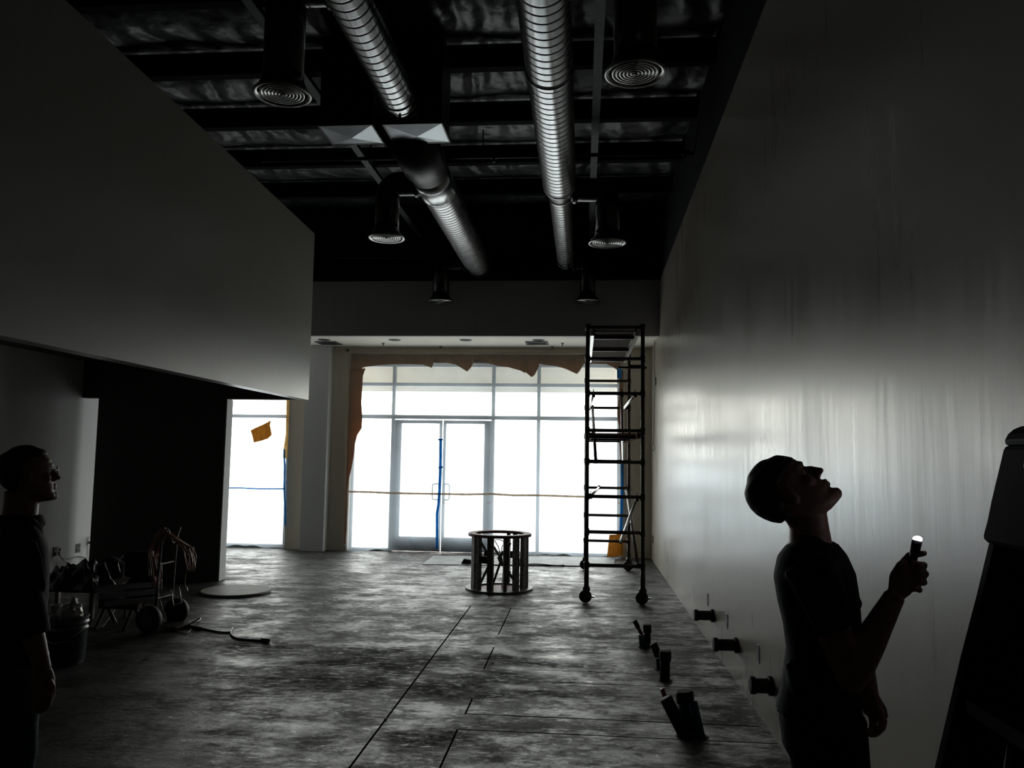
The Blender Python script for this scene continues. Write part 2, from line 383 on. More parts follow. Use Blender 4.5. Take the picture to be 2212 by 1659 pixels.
ORIG = {}
def obj(name, bm, material, parent=None, smooth=False, origin=None, bevel=0.0, label=None):
    if parent is not None: o0 = ORIG[parent.name]
    elif origin is not None: o0 = Vector(origin)
    else:
        xs = [v.co for v in bm.verts]
        o0 = Vector(((min(v.x for v in xs)+max(v.x for v in xs))/2, (min(v.y for v in xs)+max(v.y for v in xs))/2, min(v.z for v in xs)))
    bmesh.ops.recalc_face_normals(bm, faces=bm.faces)
    bmesh.ops.translate(bm, verts=bm.verts, vec=-o0)
    me = bpy.data.meshes.new(name); bm.to_mesh(me); bm.free()
    if smooth:
        for p in me.polygons: p.use_smooth = True
    if isinstance(material, str): material = M[material]
    me.materials.append(material)
    o = bpy.data.objects.new(name, me); col.objects.link(o)
    if parent is not None: o.parent = parent
    else: o.location = o0
    ORIG[o.name] = o0
    if bevel:
        md = o.modifiers.new('bevel', 'BEVEL'); md.width = bevel; md.segments = 2; md.limit_method = 'ANGLE'
    if label: o['label'] = label
    return o
def thing(name, label, cat, loc, group=None):
    o = bpy.data.objects.new(name, None); o.empty_display_size = 0.1; col.objects.link(o)
    o.location = loc; o['label'] = label; o['category'] = cat
    if group: o['group'] = group
    ORIG[o.name] = Vector(loc); return o
def tag(o, label, cat, group=None):
    o['label'] = label; o['category'] = cat
    if group: o['group'] = group
    return o
def struct(o): o['kind'] = 'structure'; return o
def dup(root, loc, label=None, group=None):
    r = root.copy(); col.objects.link(r); r.location = loc
    if label: r['label'] = label
    if group: r['group'] = group
    for ch in [c for c in bpy.data.objects if c.parent == root]:
        c2 = ch.copy(); col.objects.link(c2); c2.parent = r
        for g in [c for c in bpy.data.objects if c.parent == ch]:
            g2 = g.copy(); col.objects.link(g2); g2.parent = c2
    ORIG[r.name] = Vector(loc); return r

# ------------------------------------------------------------------ setting
RW = 1.19      # right wall plane
LW = -6.85     # left wall plane
FY = 14.0      # end wall inner face
BK = -1.5      # wall behind the camera
ROOF = 5.6
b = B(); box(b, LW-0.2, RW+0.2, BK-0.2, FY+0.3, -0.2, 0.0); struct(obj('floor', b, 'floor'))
# right wall: painted field with a raked top, black above
b = B()
rt = [Vector((RW, BK, 0)), Vector((RW, FY+0.2, 0)), Vector((RW, FY+0.2, 4.40)), Vector((RW, BK, 4.94))]
prism(b, rt, (0.2, 0, 0)); struct(obj('wall_right', b, 'wall_side'))
b = B(); prism(b, [Vector((RW, BK, 4.94)), Vector((RW, FY+0.2, 4.40)), Vector((RW, FY+0.2, ROOF)), Vector((RW, BK, ROOF))], (0.2, 0, 0))
struct(obj('wall_right_upper', b, 'black_paint'))
b = B(); box(b, LW-0.2, LW, BK, FY+0.2, 0, ROOF); struct(obj('wall_left', b, 'wall_white'))
b = B(); box(b, LW-0.2, RW+0.2, BK-0.2, BK, 0, ROOF); struct(obj('wall_back', b, 'wall_dark'))
# end wall round the two openings
W1 = (-4.13, 0.66); W2 = (-6.60, -5.30); HEAD = 3.34
b = B()
box(b, LW, W2[0], FY, FY+0.2, 0, ROOF); box(b, W2[1], W1[0], FY, FY+0.2, 0, ROOF); box(b, W1[1], RW, FY, FY+0.2, 0, ROOF)
box(b, W2[0], W2[1], FY, FY+0.2, HEAD, ROOF); box(b, W1[0], W1[1], FY, FY+0.2, HEAD, ROOF)
struct(obj('wall_front', b, 'wall_beige'))
b = B(); box(b, -4.93, -4.505, 13.79, FY, 0, 3.632); struct(obj('wall_front_pier', b, 'wall_white'))
# casing round the main window
b = B(); box(b, W1[0]-0.13, W1[0]-0.09, FY-0.015, FY, 0, 3.59); box(b, W1[0]-0.13, W1[1]+0.09, FY-0.015, FY, 3.55, 3.59); box(b, W1[1]+0.05, W1[1]+0.09, FY-0.015, FY, 0, 3.59)
struct(obj('trim_1', b, 'wall_beige'))
# bulkhead and low ceiling in front of the window
b = B(); box(b, LW, RW, 12.474, 12.60, 3.605, 4.52); struct(obj('wall_bulkhead', b, 'wall_grey'))
b = B(); box(b, LW, RW, 12.60, FY, 3.632, 3.72); struct(obj('ceiling_alcove', b, 'alcove_ceiling'))
b = B(); box(b, LW, RW, 12.50, 12.58, 4.52, ROOF); struct(obj('wall_bulkhead_upper', b, 'black_paint'))
# roof insulation, sagging between the joists
JY = [4.7, 5.9, 7.1, 8.3, 9.5, 10.7, 11.9]
b = B()
nx, ny = 40, 140
gv = []
for j in range(ny+1):
    y = BK+(12.5-BK)*j/ny; row = []
    ph = ((y-JY[0])/1.2) % 1.0
    sag = 0.12*math.sin(math.pi*ph)
    for i in range(nx+1):
        x = LW+(RW-LW)*i/nx
        row.append(b.verts.new((x, y, ROOF-0.03-sag+0.02*math.sin(x*5+y*3)*math.sin(math.pi*ph))))
    gv.append(row)
for j in range(ny):
    for i in range(nx): b.faces.new((gv[j][i], gv[j][i+1], gv[j+1][i+1], gv[j+1][i]))
struct(obj('ceiling', b, 'insulation', smooth=True))
b = B(); box(b, LW-0.2, RW+0.2, BK-0.2, FY+0.3, ROOF, ROOF+0.2); struct(obj('ceiling_deck', b, 'black_paint'))
# soffit wall hanging over the left bay, ending in mid room
SX = -3.66; SY = 10.38
b = B()
top_near = 4.695+(10.38-BK)*0.033
prism(b, [Vector((SX, BK, 2.416)), Vector((SX, SY, 2.416)), Vector((SX, SY, 4.695)), Vector((SX, BK, top_near))], (-0.14, 0, 0))
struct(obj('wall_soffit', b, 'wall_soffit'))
b = B(); box(b, LW, SX-0.14, SY-0.02, SY+0.12, 2.419, 2.93); struct(obj('wall_header', b, 'wall_dark'))
b = B(); box(b, LW, SX-0.14, BK, SY+0.12, 2.93, 3.0); struct(obj('ceiling_bay', b, 'wall_dark'))
b = B(); box(b, -6.62, -4.80, SY, SY+0.17, 0, 2.419); struct(obj('wall_partition', b, 'wall_dark'))
b = B(); box(b, -4.80, -4.785, SY-0.004, SY+0.174, 0, 2.419); struct(obj('trim_2', b, 'wall_white'))

# outside: canopy over the storefront and the pavement at the door
b = B(); box(b, -8.5, 3.0, FY+0.2, FY+1.5, 3.42, 3.6); box(b, -8.5, 3.0, FY+1.44, FY+1.5, 2.95, 3.9); struct(obj('canopy_outside', b, 'alcove_ceiling'))

# ------------------------------------------------------------------ storefront windows and door
def storefront():
    w = thing('window_1', 'wide aluminium storefront window in the end wall, covered with clear plastic', 'window', ((W1[0]+W1[1])/2, FY+0.1, 0)); w['kind'] = 'structure'
    y0, y1 = FY+0.09, FY+0.19
    b = B()
    box(b, W1[0], W1[1], y0, y1, HEAD-0.05, HEAD)
    box(b, W1[0], W1[0]+0.05, y0, y1, 0, HEAD-0.05); box(b, W1[1]-0.05, W1[1], y0, y1, 0, HEAD-0.05)
    box(b, W1[0]+0.05, -3.42, y0, y1, 0, 0.05); box(b, -1.55, W1[1]-0.05, y0, y1, 0, 0.05)
    obj('frame', b, 'alu_frame', w)
    for x in (-3.39, -1.58, -0.77):
        b = B(); box(b, x-0.03, x+0.03, y0+0.005, y1, 0, HEAD-0.05); obj('mullion', b, 'alu_frame', w)
    for z, hh in ((2.97, 0.03), (2.385, 0.035)):
        b = B(); box(b, W1[0]+0.05, W1[1]-0.05, y0+0.01, y1-0.01, z-hh, z+hh); obj('transom', b, 'alu_frame', w)
    xs = [W1[0]+0.05, -3.39, -1.58, -0.77, W1[1]-0.05]
    for i in range(4):
        for (z0, z1) in ((0.05, 2.35), (2.42, 2.94), (3.0, HEAD-0.05)):
            if i == 1 and z0 < 1: continue
            b = B(); box(b, xs[i]+0.03, xs[i+1]-0.03, FY+0.14, FY+0.146, z0, z1); obj('pane', b, 'glass', w)
storefront()
def door():
    d = thing('door_1', 'double glazed storefront door', 'door', (-2.485, FY+0.1, 0)); d['kind'] = 'structure'
    y0, y1 = FY+0.11, FY+0.17
    for (x0, x1, hs) in ((-3.355, -2.495, 1), (-2.475, -1.615, -1)):
        b = B()
        sl, sr = (0.12, 0.05) if hs == 1 else (0.05, 0.12)
        box(b, x0, x0+sl, y0, y1, 0.01, 2.33); box(b, x1-sr, x1, y0, y1, 0.01, 2.33)
        box(b, x0+sl, x1-sr, y0, y1, 2.27, 2.33); box(b, x0+sl, x1-sr, y0, y1, 0.01, 0.26)
        lf = obj('door_leaf', b, 'alu_frame', d)
        b = B(); box(b, x0+sl, x1-sr, FY+0.14, FY+0.146, 0.26, 2.27); obj('pane', b, 'glass', lf)
        hx = x1-0.04 if hs == 1 else x0+0.04
        s = -hs
        b = B()
        tube(b, bez([(hx, y0, 1.20), (hx, y0-0.05, 1.20), (hx+s*0.03, y0-0.06, 1.20), (hx+s*0.085, y0-0.06, 1.19), (hx+s*0.10, y0-0.06, 1.16), (hx+s*0.10, y0-0.06, 0.96), (hx+s*0.085, y0-0.06, 0.925), (hx+s*0.03, y0-0.06, 0.92), (hx, y0-0.05, 0.92), (hx, y0, 0.92)], 4), 0.012, 8)
        obj('door_handle', b, 'alu_frame', lf, smooth=True)
door()
def side_window():
    w = thing('window_2', 'tall storefront window behind the partition end', 'window', (-5.95, FY+0.1, 0)); w['kind'] = 'structure'
    y0, y1 = FY+0.09, FY+0.19
    b = B(); box(b, W2[0], W2[1], y0, y1, HEAD-0.05, HEAD); box(b, W2[0], W2[0]+0.05, y0, y1, 0.07, HEAD-0.05); box(b, W2[1]-0.05, W2[1], y0, y1, 0.07, HEAD-0.05); box(b, W2[0], W2[1], y0, y1, 0, 0.07)
    obj('frame', b, 'alu_frame', w)
    b = B(); box(b, W2[0]+0.05, W2[1]-0.05, y0+0.01, y1-0.01, 2.34, 2.40); obj('transom', b, 'alu_frame', w)
    for z0, z1 in ((0.07, 2.34), (2.40, HEAD-0.05)):
        b = B(); box(b, W2[0]+0.05, W2[1]-0.05, FY+0.14, FY+0.146, z0, z1); obj('pane', b, 'glass', w)
side_window()

def sheet(name, x0, x1, z0, z1, y, amp, material, nx=60, nz=40, seed=0):
    rnd = random.Random(seed); b = B(); g = []
    ph = [rnd.uniform(0, 6.28) for _ in range(8)]
    for j in range(nz+1):
        row = []
        for i in range(nx+1):
            x = x0+(x1-x0)*i/nx; z = z0+(z1-z0)*j/nz
            k = 1.0 if z > 0.5 else 1+2.0*(0.5-z)/0.5
            d = amp*k*(math.sin(x*3.1+z*1.3+ph[0])+0.6*math.sin(x*9.0-z*4.2+ph[1])+0.5*math.sin(z*7+x*2.2+ph[2])+0.35*math.sin(x*21+z*15+ph[3]))
            edge = (0.02*math.sin(x*6+ph[4])+0.012*math.sin(x*17)) if j == 0 else 0
            row.append(b.verts.new((x, y-abs(d), max(0.004, z+edge) if j == 0 else z)))
        g.append(row)
    for j in range(nz):
        for i in range(nx): b.faces.new((g[j][i], g[j][i+1], g[j+1][i+1], g[j+1][i]))
    return b
b = sheet('plastic_sheet', W1[0]-0.05, W1[1]+0.04, 0.01, 3.52, FY-0.006, 0.006, 'film', 90, 60, 3)
t = thing('plastic_sheet', 'clear plastic sheet masking the wide storefront window and double door', 'plastic sheet', (-1.75, FY-0.02, 0))
obj('film', b, 'film', t, smooth=True)
# printed marks along the sheet, seen from behind
for i, px in enumerate((788, 826, 870, 917, 962, 1008, 1058, 1150, 1194, 1338)):
    p = at(px, 1084, FY-0.05)
    b = B(); w_ = 0.045
    pts = [p+Vector((-w_, 0, 0.012)), p+Vector((-0.01, 0, -0.022)), p+Vector((w_, 0, 0.02)), p+Vector((-0.008, 0, -0.034))]
    prism(b, pts, (0, 0.001, 0)); obj('printed_mark', b, 'red_mark' if i in (4, 6, 9) else 'grey_mark', t)
b = sheet('film', W2[0]-0.04, W2[1]+0.04, 0.03, 3.45, FY-0.004, 0.005, 'film', 30, 40, 9)
tag(obj('plastic_sheet', b, 'film', smooth=True), 'clear plastic sheet over the narrow window beside the partition', 'plastic sheet')

# masking paper: strips with ragged inner edges
def ragged(name, top, bottom, y, label, material='kraft'):
    b = B(); n = len(top)
    A = [b.verts.new((x, y+0.004*math.sin(k*1.7), z)) for k, (x, z) in enumerate(top)]; C = [b.verts.new((x, y-0.015+0.01*math.sin(k*2.3), z)) for k, (x, z) in enumerate(bottom)]
    for i in range(n-1): b.faces.new((A[i], A[i+1], C[i+1], C[i]))
    o = obj(name, b, material); md = o.modifiers.new('t', 'SOLIDIFY'); md.thickness = 0.001
    return tag(o, label, 'masking paper', 'brown masking paper round the wide window')
PY = FY-0.045
def xz(px, py):
    p = at(px, py, PY); return (p.x, p.z)
def toprow(pts): return [(xz(*q)[0], 3.50) for q in pts]
seg1 = [(757, 800), (775, 798), (790, 793), (810, 790), (835, 788), (860, 787), (890, 787), (915, 788), (933, 795), (938, 781), (944, 784)]
ragged('masking_paper', toprow(seg1), [xz(*q) for q in seg1], PY, 'brown masking paper strip along the window head, left of the first torn point')
seg2 = [(940, 779), (950, 781), (968, 785), (985, 788), (1003, 799), (1010, 803), (1018, 794), (1024, 783)]
ragged('masking_paper', toprow(seg2), [xz(*q) for q in seg2], PY-0.012, 'brown masking paper at the window head ending in a fold above the right door leaf')
seg3 = [(1022, 777), (1036, 779), (1052, 784), (1072, 790), (1100, 794), (1125, 801), (1134, 806), (1140, 796)]
ragged('masking_paper', toprow(seg3), [xz(*q) for q in seg3], PY-0.004, 'brown masking paper at the window head between the two folded flaps')
seg4 = [(1134, 803), (1148, 815), (1155, 811), (1163, 795), (1165, 788)]
ragged('masking_paper', toprow(seg4), [xz(*q) for q in seg4], PY-0.016, 'brown masking paper flap hanging lowest, at the mullion right of the door')
seg5 = [(1164, 786), (1180, 789), (1200, 791), (1222, 797), (1246, 808), (1252, 802), (1262, 785)]
ragged('masking_paper', toprow(seg5), [xz(*q) for q in seg5], PY, 'brown masking paper strip ending in a pointed flap left of the scaffold')
seg6 = [(1262, 783), (1290, 786), (1310, 787), (1322, 792), (1334, 800), (1341, 815)]
ragged('masking_paper', toprow(seg6), [xz(*q) for q in seg6], PY-0.008, 'brown masking paper at the window head seen through the scaffold')
# left vertical strip
inn = [(790, 796), (784, 812), (783, 840), (781, 870), (782, 888), (783, 903), (782, 925), (772, 940), (767, 958), (765, 985), (760, 1010), (754, 1035), (751, 1060), (750, 1100), (749, 1140), (747, 1175)]
b = B()
A = [b.verts.new((W1[0]-0.05, PY+0.01, xz(*q)[1])) for q in inn]; C = [b.verts.new((xz(*q)[0], PY-0.01+0.008*math.sin(k*1.9), xz(*q)[1])) for k, q in enumerate(inn)]
for i in range(len(inn)-1): b.faces.new((A[i], C[i], C[i+1], A[i+1]))
o = obj('masking_paper', b, 'kraft'); md = o.modifiers.new('t', 'SOLIDIFY'); md.thickness = 0.001
tag(o, 'long brown masking paper strip down the left jamb of the wide window', 'masking paper', 'brown masking paper round the wide window')
# right vertical strip
inn = [(1334, 800), (1338, 830), (1336, 860), (1333, 895), (1337, 920), (1338, 960), (1341, 1000), (1343, 1050), (1345, 1095)]
b = B()
C = [b.verts.new((xz(*q)[0], PY-0.01+0.006*math.sin(k*1.9), xz(*q)[1])) for k, q in enumerate(inn)]; A = [b.verts.new((W1[1]+0.05, PY+0.01, xz(*q)[1])) for q in inn]
for i in range(len(inn)-1): b.faces.new((A[i], A[i+1], C[i+1], C[i]))
o = obj('masking_paper', b, 'kraft'); md = o.modifiers.new('t', 'SOLIDIFY'); md.thickness = 0.001
tag(o, 'narrow brown masking paper strip down the right jamb behind the scaffold', 'masking paper', 'brown masking paper round the wide window')
b = B()
q0 = [xz(1316, 1155), xz(1345, 1153), xz(1346, 1200), xz(1311, 1203)]
prism(b, [Vector((x, PY-0.03, z)) for x, z in q0], (0, 0.001, 0))
tag(obj('masking_paper', b, 'kraft_patch'), 'square brown paper piece at the foot of the wide window behind the scaffold', 'masking paper', 'brown masking paper round the wide window')
# patch on narrow window
b = B()
pp = [(541, 930), (552, 924), (566, 918), (580, 911), (586, 907), (583, 918), (586, 932), (587, 940), (578, 948), (562, 953), (548, 956), (546, 946), (544, 938)]
prism(b, [at(*q, FY-0.03) for q in pp], (0, 0.001, 0))
tag(obj('paper_patch', b, 'kraft_patch'), 'tilted square of brown paper on the narrow window plastic', 'paper')
b = B()
pts = [(619, 862), (618, 900), (617, 940), (613, 965), (611, 990)]
C = [b.verts.new(at(*q, FY-0.03)) for q in pts]; A = [b.verts.new((W2[1]+0.02, FY-0.02, at(*q, FY-0.03).z)) for q in pts]
for i in range(len(pts)-1): b.faces.new((A[i], A[i+1], C[i+1], C[i]))
tag(obj('masking_paper', b, 'kraft_patch'), 'thin brown paper edging down the right jamb of the narrow window', 'masking paper')

def tape(pts, w, label, material='tape_film', y=FY-0.06, horiz=False):
    b = B(); P = [at(px, py, y) for px, py in pts]
    off = Vector((0, 0, w/2)) if horiz else Vector((w/2, 0, 0))
    A = [b.verts.new(p-off) for p in P]; C = [b.verts.new(p+off) for p in P]
    for i in range(len(P)-1): b.faces.new((A[i], A[i+1], C[i+1], C[i]))
    o = obj('masking_tape', b, material); md = o.modifiers.new('t', 'SOLIDIFY'); md.thickness = 0.0012; md.offset = -1
    return tag(o, label, 'tape')
tape([(952, 948), (952, 980), (952, 1008), (951, 1030), (949, 1062), (947, 1090), (944, 1110), (944, 1150), (944, 1186)], 0.045, 'vertical strip of blue tape down the middle of the double door')
tape([(946, 949.5), (957, 949.5)], 0.03, 'short blue tape piece capping the vertical strip on the door', y=FY-0.064, horiz=True)
tape([(947, 1010), (957, 1009)], 0.03, 'short blue tape piece across the strip above the door handles', y=FY-0.064, horiz=True)
tape([(752, 1062), (800, 1063), (842, 1065), (880, 1066), (950, 1067), (1010, 1068), (1062, 1067), (1110, 1070), (1160, 1070), (1260, 1073), (1335, 1075)], 0.035, 'long tan tape seam running level across the plastic sheet', 'tape_tan', y=FY-0.05, horiz=True)
tape([(480, 1054), (520, 1054), (560, 1056), (616, 1056)], 0.022, 'level strip of blue tape across the narrow window', y=FY-0.04, horiz=True)
tape([(614, 970), (615, 1010), (614, 1055), (616, 1100), (616, 1135)], 0.035, 'vertical strip of blue tape on the right jamb of the narrow window', y=FY-0.045)
tape([(1344, 995), (1344, 1050), (1343, 1100), (1341, 1150)], 0.05, 'vertical strip of blue tape on the right jamb of the wide window', y=FY-0.065)
b = B(); box(b, 0.60, 0.68, FY-0.09, FY-0.05, 3.09, 3.26); tag(obj('masking_tape', b, 'blue_tape'), 'wad of blue tape at the upper right corner of the wide window', 'tape')

# ------------------------------------------------------------------ low ceiling fittings
def zc(px, py): return on_floor(px, py, 3.632)
p0 = zc(1006, 734)
can = thing('recessed_light', 'round recessed can light in the low ceiling, third from left', 'ceiling light', p0, 'recessed lights in the low ceiling')
b = B(); lathe(b, p0, [(0.105, 0.0), (0.105, -0.008), (0.08, -0.010), (0.08, 0.0)], n=28, cap=False); obj('trim_ring', b, 'vent', can)
b = B(); lathe(b, p0, [(0.08, -0.004), (0.05, -0.002)], n=28); obj('lens', b, 'dark_hole', can)
for (px, lab) in ((700, 'round recessed can light in the low ceiling, beside the left vent'), (852, 'round recessed can light in the low ceiling, second from left'), (1163, 'round recessed can light in the low ceiling, beside the right vent')):
    dup(can, zc(px, 734+(px-1006)*0.001), lab)
def vent(px, lab):
    p = zc(px, 740.5); p.x += 0
    v = thing('ceiling_vent', lab, 'vent', p, 'square vents in the low ceiling')
    b = B()
    for s in (-1, 1): box(b, p.x-0.19, p.x+0.19, p.y+s*0.17-0.02, p.y+s*0.17+0.02, p.z-0.012, p.z); box(b, p.x+s*0.17-0.02, p.x+s*0.17+0.02, p.y-0.15, p.y+0.15, p.z-0.012, p.z)
    obj('frame', b, 'vent', v)
    b = B()
    for k in range(7): box(b, p.x-0.15, p.x+0.15, p.y-0.14+k*0.045, p.y-0.12+k*0.045, p.z-0.010, p.z-0.004)
    obj('louvre', b, 'vent', v)
    b = B(); box(b, p.x-0.15, p.x+0.15, p.y-0.15, p.y+0.15, p.z-0.003, p.z); obj('backing', b, 'dark_hole', v)
vent(710, 'square vent in the low ceiling near the soffit end'); vent(1160, 'square vent in the low ceiling right of centre')
for px, py, lab in ((828, 741, 'small sprinkler head in the low ceiling, leftmost'), (952, 748, 'small sprinkler head in the low ceiling close over the door'), (1193, 748, 'small sprinkler head in the low ceiling just right of the right vent'), (1215, 741, 'small sprinkler head in the low ceiling nearest the scaffold')):
    p = zc(px, py); b = B(); lathe(b, p, [(0.03, 0), (0.03, -0.006), (0.012, -0.01), (0.01, -0.035), (0.022, -0.04), (0.022, -0.043)], n=14)
    tag(obj('fire_sprinkler', b, 'vent'), lab, 'sprinkler', 'sprinkler heads in the low ceiling')

# ------------------------------------------------------------------ roof steel
jl = ['nearest the camera', 'second from the camera', 'just before the square duct drops', 'over the sprinkler pipe', 'behind the sprinkler pipe', 'second from the bulkhead', 'nearest the bulkhead']
for y, lab in zip(JY, jl):
    b = B()
    for (x0, x1) in ((LW, RW),):
        box(b, x0, x1, y-0.05, y+0.05, 5.30, 5.325); box(b, x0, x1, y-0.01, y+0.01, 5.325, 5.50); box(b, x0, x1, y-0.05, y+0.05, 5.50, 5.525)
    tag(obj('roof_joist', b, 'joist'), 'black steel roof joist spanning the room, '+lab, 'joist', 'black roof joists')
for x, lab in ((0.12, 'grey steel girder running lengthwise, right of the long duct'), (-2.62, 'grey steel girder running lengthwise, left of the short duct')):
    g = thing('roof_girder', lab, 'girder', (x, BK, 5.2), 'lengthwise grey roof girders')
    b = B(); box(b, x-0.04, x+0.04, BK, 12.45, 5.20, 5.212); obj('lower_flange', b, 'flange', g)
    b = B(); box(b, x-0.006, x+0.006, BK, 12.45, 5.212, 5.298); obj('web', b, 'joist', g)
b = B(); box(b, LW, RW, 12.33, 12.47, 4.50, 4.78)
tag(obj('ledger_beam', b, 'joist'), 'black beam lying along the top of the bulkhead', 'beam')

# ------------------------------------------------------------------ ducts
def spiral(bm, x, z, y0, y1, r, pitch=0.10, n=48, rib=0.006):
    prof = []; y = y0
    prof.append((r, 0))
    while y < y1-pitch:
        y += pitch; h = y-y0
        prof += [(r, h-0.014), (r, h-0.006), (r-rib, h-0.003), (r-rib, h+0.003), (r, h+0.006), (r, h+0.014)]
    prof.append((r, y1-y0))
    lathe(bm, (x, y0, z), prof, (0, 1, 0), n)
def collar(bm, x, z, y, r, w=0.05): lathe(bm, (x, y-w/2, z), [(r+0.001, 0), (r+0.008, 0.004), (r+0.008, w-0.004), (r+0.001, w)], (0, 1, 0), 40)
DX, DZ = -0.272, 4.72
d = thing('spiral_duct', 'long galvanised spiral duct stepping down in size on the right side of the ceiling', 'duct', (DX, 0.5, DZ))
b = B(); spiral(b, DX, DZ, 1.5, 8.55, 0.185); obj('duct_section', b, 'duct', d, smooth=True)
b = B(); lathe(b, (DX, 8.55, DZ), [(0.187, 0), (0.187, 0.05), (0.135, 0.34), (0.135, 0.40)], (0, 1, 0), 40); obj('reducer', b, 'duct', d, smooth=True)
b = B(); spiral(b, DX, DZ, 8.95, 12.05, 0.132); obj('duct_section', b, 'duct', d, smooth=True)
b = B(); lathe(b, (DX, 12.05, DZ), [(0.134, 0), (0.134, 0.05), (0.11, 0.12), (0.03, 0.15)], (0, 1, 0), 32); obj('end_cap', b, 'duct', d, smooth=True)
b = B(); collar(b, DX, DZ, 5.95, 0.187); obj('collar', b, 'duct', d); b = B(); collar(b, DX, DZ, 8.95, 0.134, 0.04); obj('collar', b, 'duct', d)
EX, EZ = -1.64, 4.70
d = thing('spiral_duct', 'galvanised spiral duct running from the right-hand square drop to the bulkhead', 'duct', (EX, 7.1, EZ))
b = B(); lathe(b, (EX, 7.04, EZ), [(0.235, 0), (0.235, 0.80), (0.215, 0.86), (0.212, 1.0)], (0, 1, 0), 40); obj('wrapped_collar', b, 'duct_black', d, smooth=True)
b = B(); spiral(b, EX, EZ, 8.62, 12.12, 0.205, 0.09); obj('duct_section', b, 'duct', d, smooth=True)
b = B(); lathe(b, (EX, 8.04, EZ), [(0.207, 0), (0.207, 0.20), (0.212, 0.21), (0.207, 0.22), (0.207, 0.56), (0.213, 0.57), (0.213, 0.60), (0.207, 0.61)], (0, 1, 0), 40); obj('collar', b, 'duct', d, smooth=True)
b = B(); lathe(b, (EX, 12.10, EZ), [(0.207, 0), (0.207, 0.05), (0.20, 0.22)], (0, 1, 0), 40); obj('end_collar', b, 'duct_black', d, smooth=True)
d = thing('spiral_duct', 'galvanised spiral duct coming from overhead into the front of the right-hand square drop', 'duct', (-1.58, 1.5, 4.76))
b = B(); spiral(b, -1.58, 4.76, 1.5, 6.60, 0.15); obj('duct_section', b, 'duct', d, smooth=True)
b = B(); collar(b, -1.58, 4.76, 6.42, 0.152, 0.04); obj('collar', b, 'duct', d)
b = B(); tube(b, [(-1.58, 6.5, 4.605), (-1.58, 6.53, 4.57)], 0.012, 8); obj('clamp_screw', b, 'black_steel', d)

def drop_box(x0, x1, lab, back=1.3):
    y0, y1 = 6.62, 7.03; z0 = 4.58
    d = thing('duct_drop', lab, 'duct', ((x0+x1)/2, (y0+y1)/2, z0), 'square sheet metal duct drops')
    b = B()
    box(b, x0, x0+0.006, y0, y1, z0, 5.41); box(b, x1-0.006, x1, y0, y1, z0, 5.41); box(b, x0+0.006, x1-0.006, y0, y0+0.006, z0, 5.41); box(b, x0+0.006, x1-0.006, y1-0.006, y1, z0, 5.41)
    obj('casing', b, 'duct_black', d)
    b = B(); c = b.verts.new(((x0+x1)/2, (y0+y1)/2, z0-0.028))
    q = [b.verts.new(v) for v in ((x0, y0, z0), (x1, y0, z0), (x1, y1, z0), (x0, y1, z0))]
    c2 = b.verts.new(((x0+x1)/2, (y0+y1)/2, z0+0.02))
    for i in range(4): b.faces.new((q[i], q[(i+1) % 4], c)); b.faces.new((q[(i+1) % 4], q[i], c2))
    obj('cross_broken_base', b, 'box_duct', d)
    b = B()
    for (a0, a1, c0, c1) in ((x0-0.012, x1+0.012, y0-0.012, y0), (x0-0.012, x1+0.012, y1, y1+0.012), (x0-0.012, x0, y0, y1), (x1, x1+0.012, y0, y1)): box(b, a0, a1, c0, c1, z0-0.004, z0+0.03)
    obj('flange', b, 'duct_black', d)
drop_box(-2.33, -1.86, 'black square duct drop with a cross-creased underside, left of the pair')
drop_box(-1.75, -1.24, 'black square duct drop with a cross-creased underside, right of the pair, feeding round ducts')

def branch(x, y, z, src_x, src_z, rb, lab, rim=0.20, duct_r=0.18, near=False):
    """side take-off from the main duct, elbow, drop and round diffuser"""
    s = 1 if x > src_x else -1
    d = thing('branch_duct', lab, 'duct', (x, y, z), 'branch ducts with round diffusers')
    b = B(); R = rb*1.05
    pts = [Vector((src_x+s*duct_r*0.8, y, src_z))]
    cx = x-s*R
    pts.append(Vector((cx, y, src_z)))
    for k in range(1, 7):
        a = math.pi/2*k/6; pts.append(Vector((cx+s*R*math.sin(a), y, src_z-R+R*math.cos(a))))
    pts.append(Vector((x, y, z+0.13)))
    if (cx-pts[0].x)*s < 0.01: pts.pop(1)
    tube(b, pts, rb, 28); obj('elbow', b, 'branch', d, smooth=True)
    b = B(); lathe(b, (x, y, z), [(rb+0.002, 0.14), (rb+0.004, 0.10), (rim*0.85, 0.045), (rim, 0.012), (rim, 0.0), (rim-0.012, 0.004)], (0, 0, 1), 40, cap=False); obj('diffuser_cone', b, 'branch', d, smooth=True)
    b = B()
    rr = rim
    lathe(b, (x, y, z), [(rim, 0.010), (rim+0.004, 0.002), (rim-0.004, -0.006), (rim-0.026, 0.004), (rim-0.03, 0.016)], (0, 0, 1), 44, cap=False)
    for k in range(6):
        r0 = (rim-0.045)*(1-k/6.3)
        lathe(b, (x, y, z), [(r0+0.004, 0.030), (r0, 0.0), (r0-0.010, 0.002), (r0-0.018, 0.018)], (0, 0, 1), 40, cap=False)
    lathe(b, (x, y, z), [(0.014, 0.0), (0.003, -0.004)], (0, 0, 1), 16)
    obj('diffuser_ring', b, 'diffuser', d, smooth=True)
    b = B(); lathe(b, (x, y, z+0.034), [(rim-0.03, 0), (rim-0.03, 0.004)], (0, 0, 1), 32); obj('damper_plate', b, 'black_steel', d)
    b = B(); lathe(b, (src_x+s*(duct_r-0.01), y, src_z), [(rb+0.02, 0), (rb+0.02, 0.03), (rb+0.004, 0.035)], (s, 0, 0), 28); obj('collar', b, 'branch', d)
    return d
def dpos(px, py): return on_floor(px, py, 4.10)
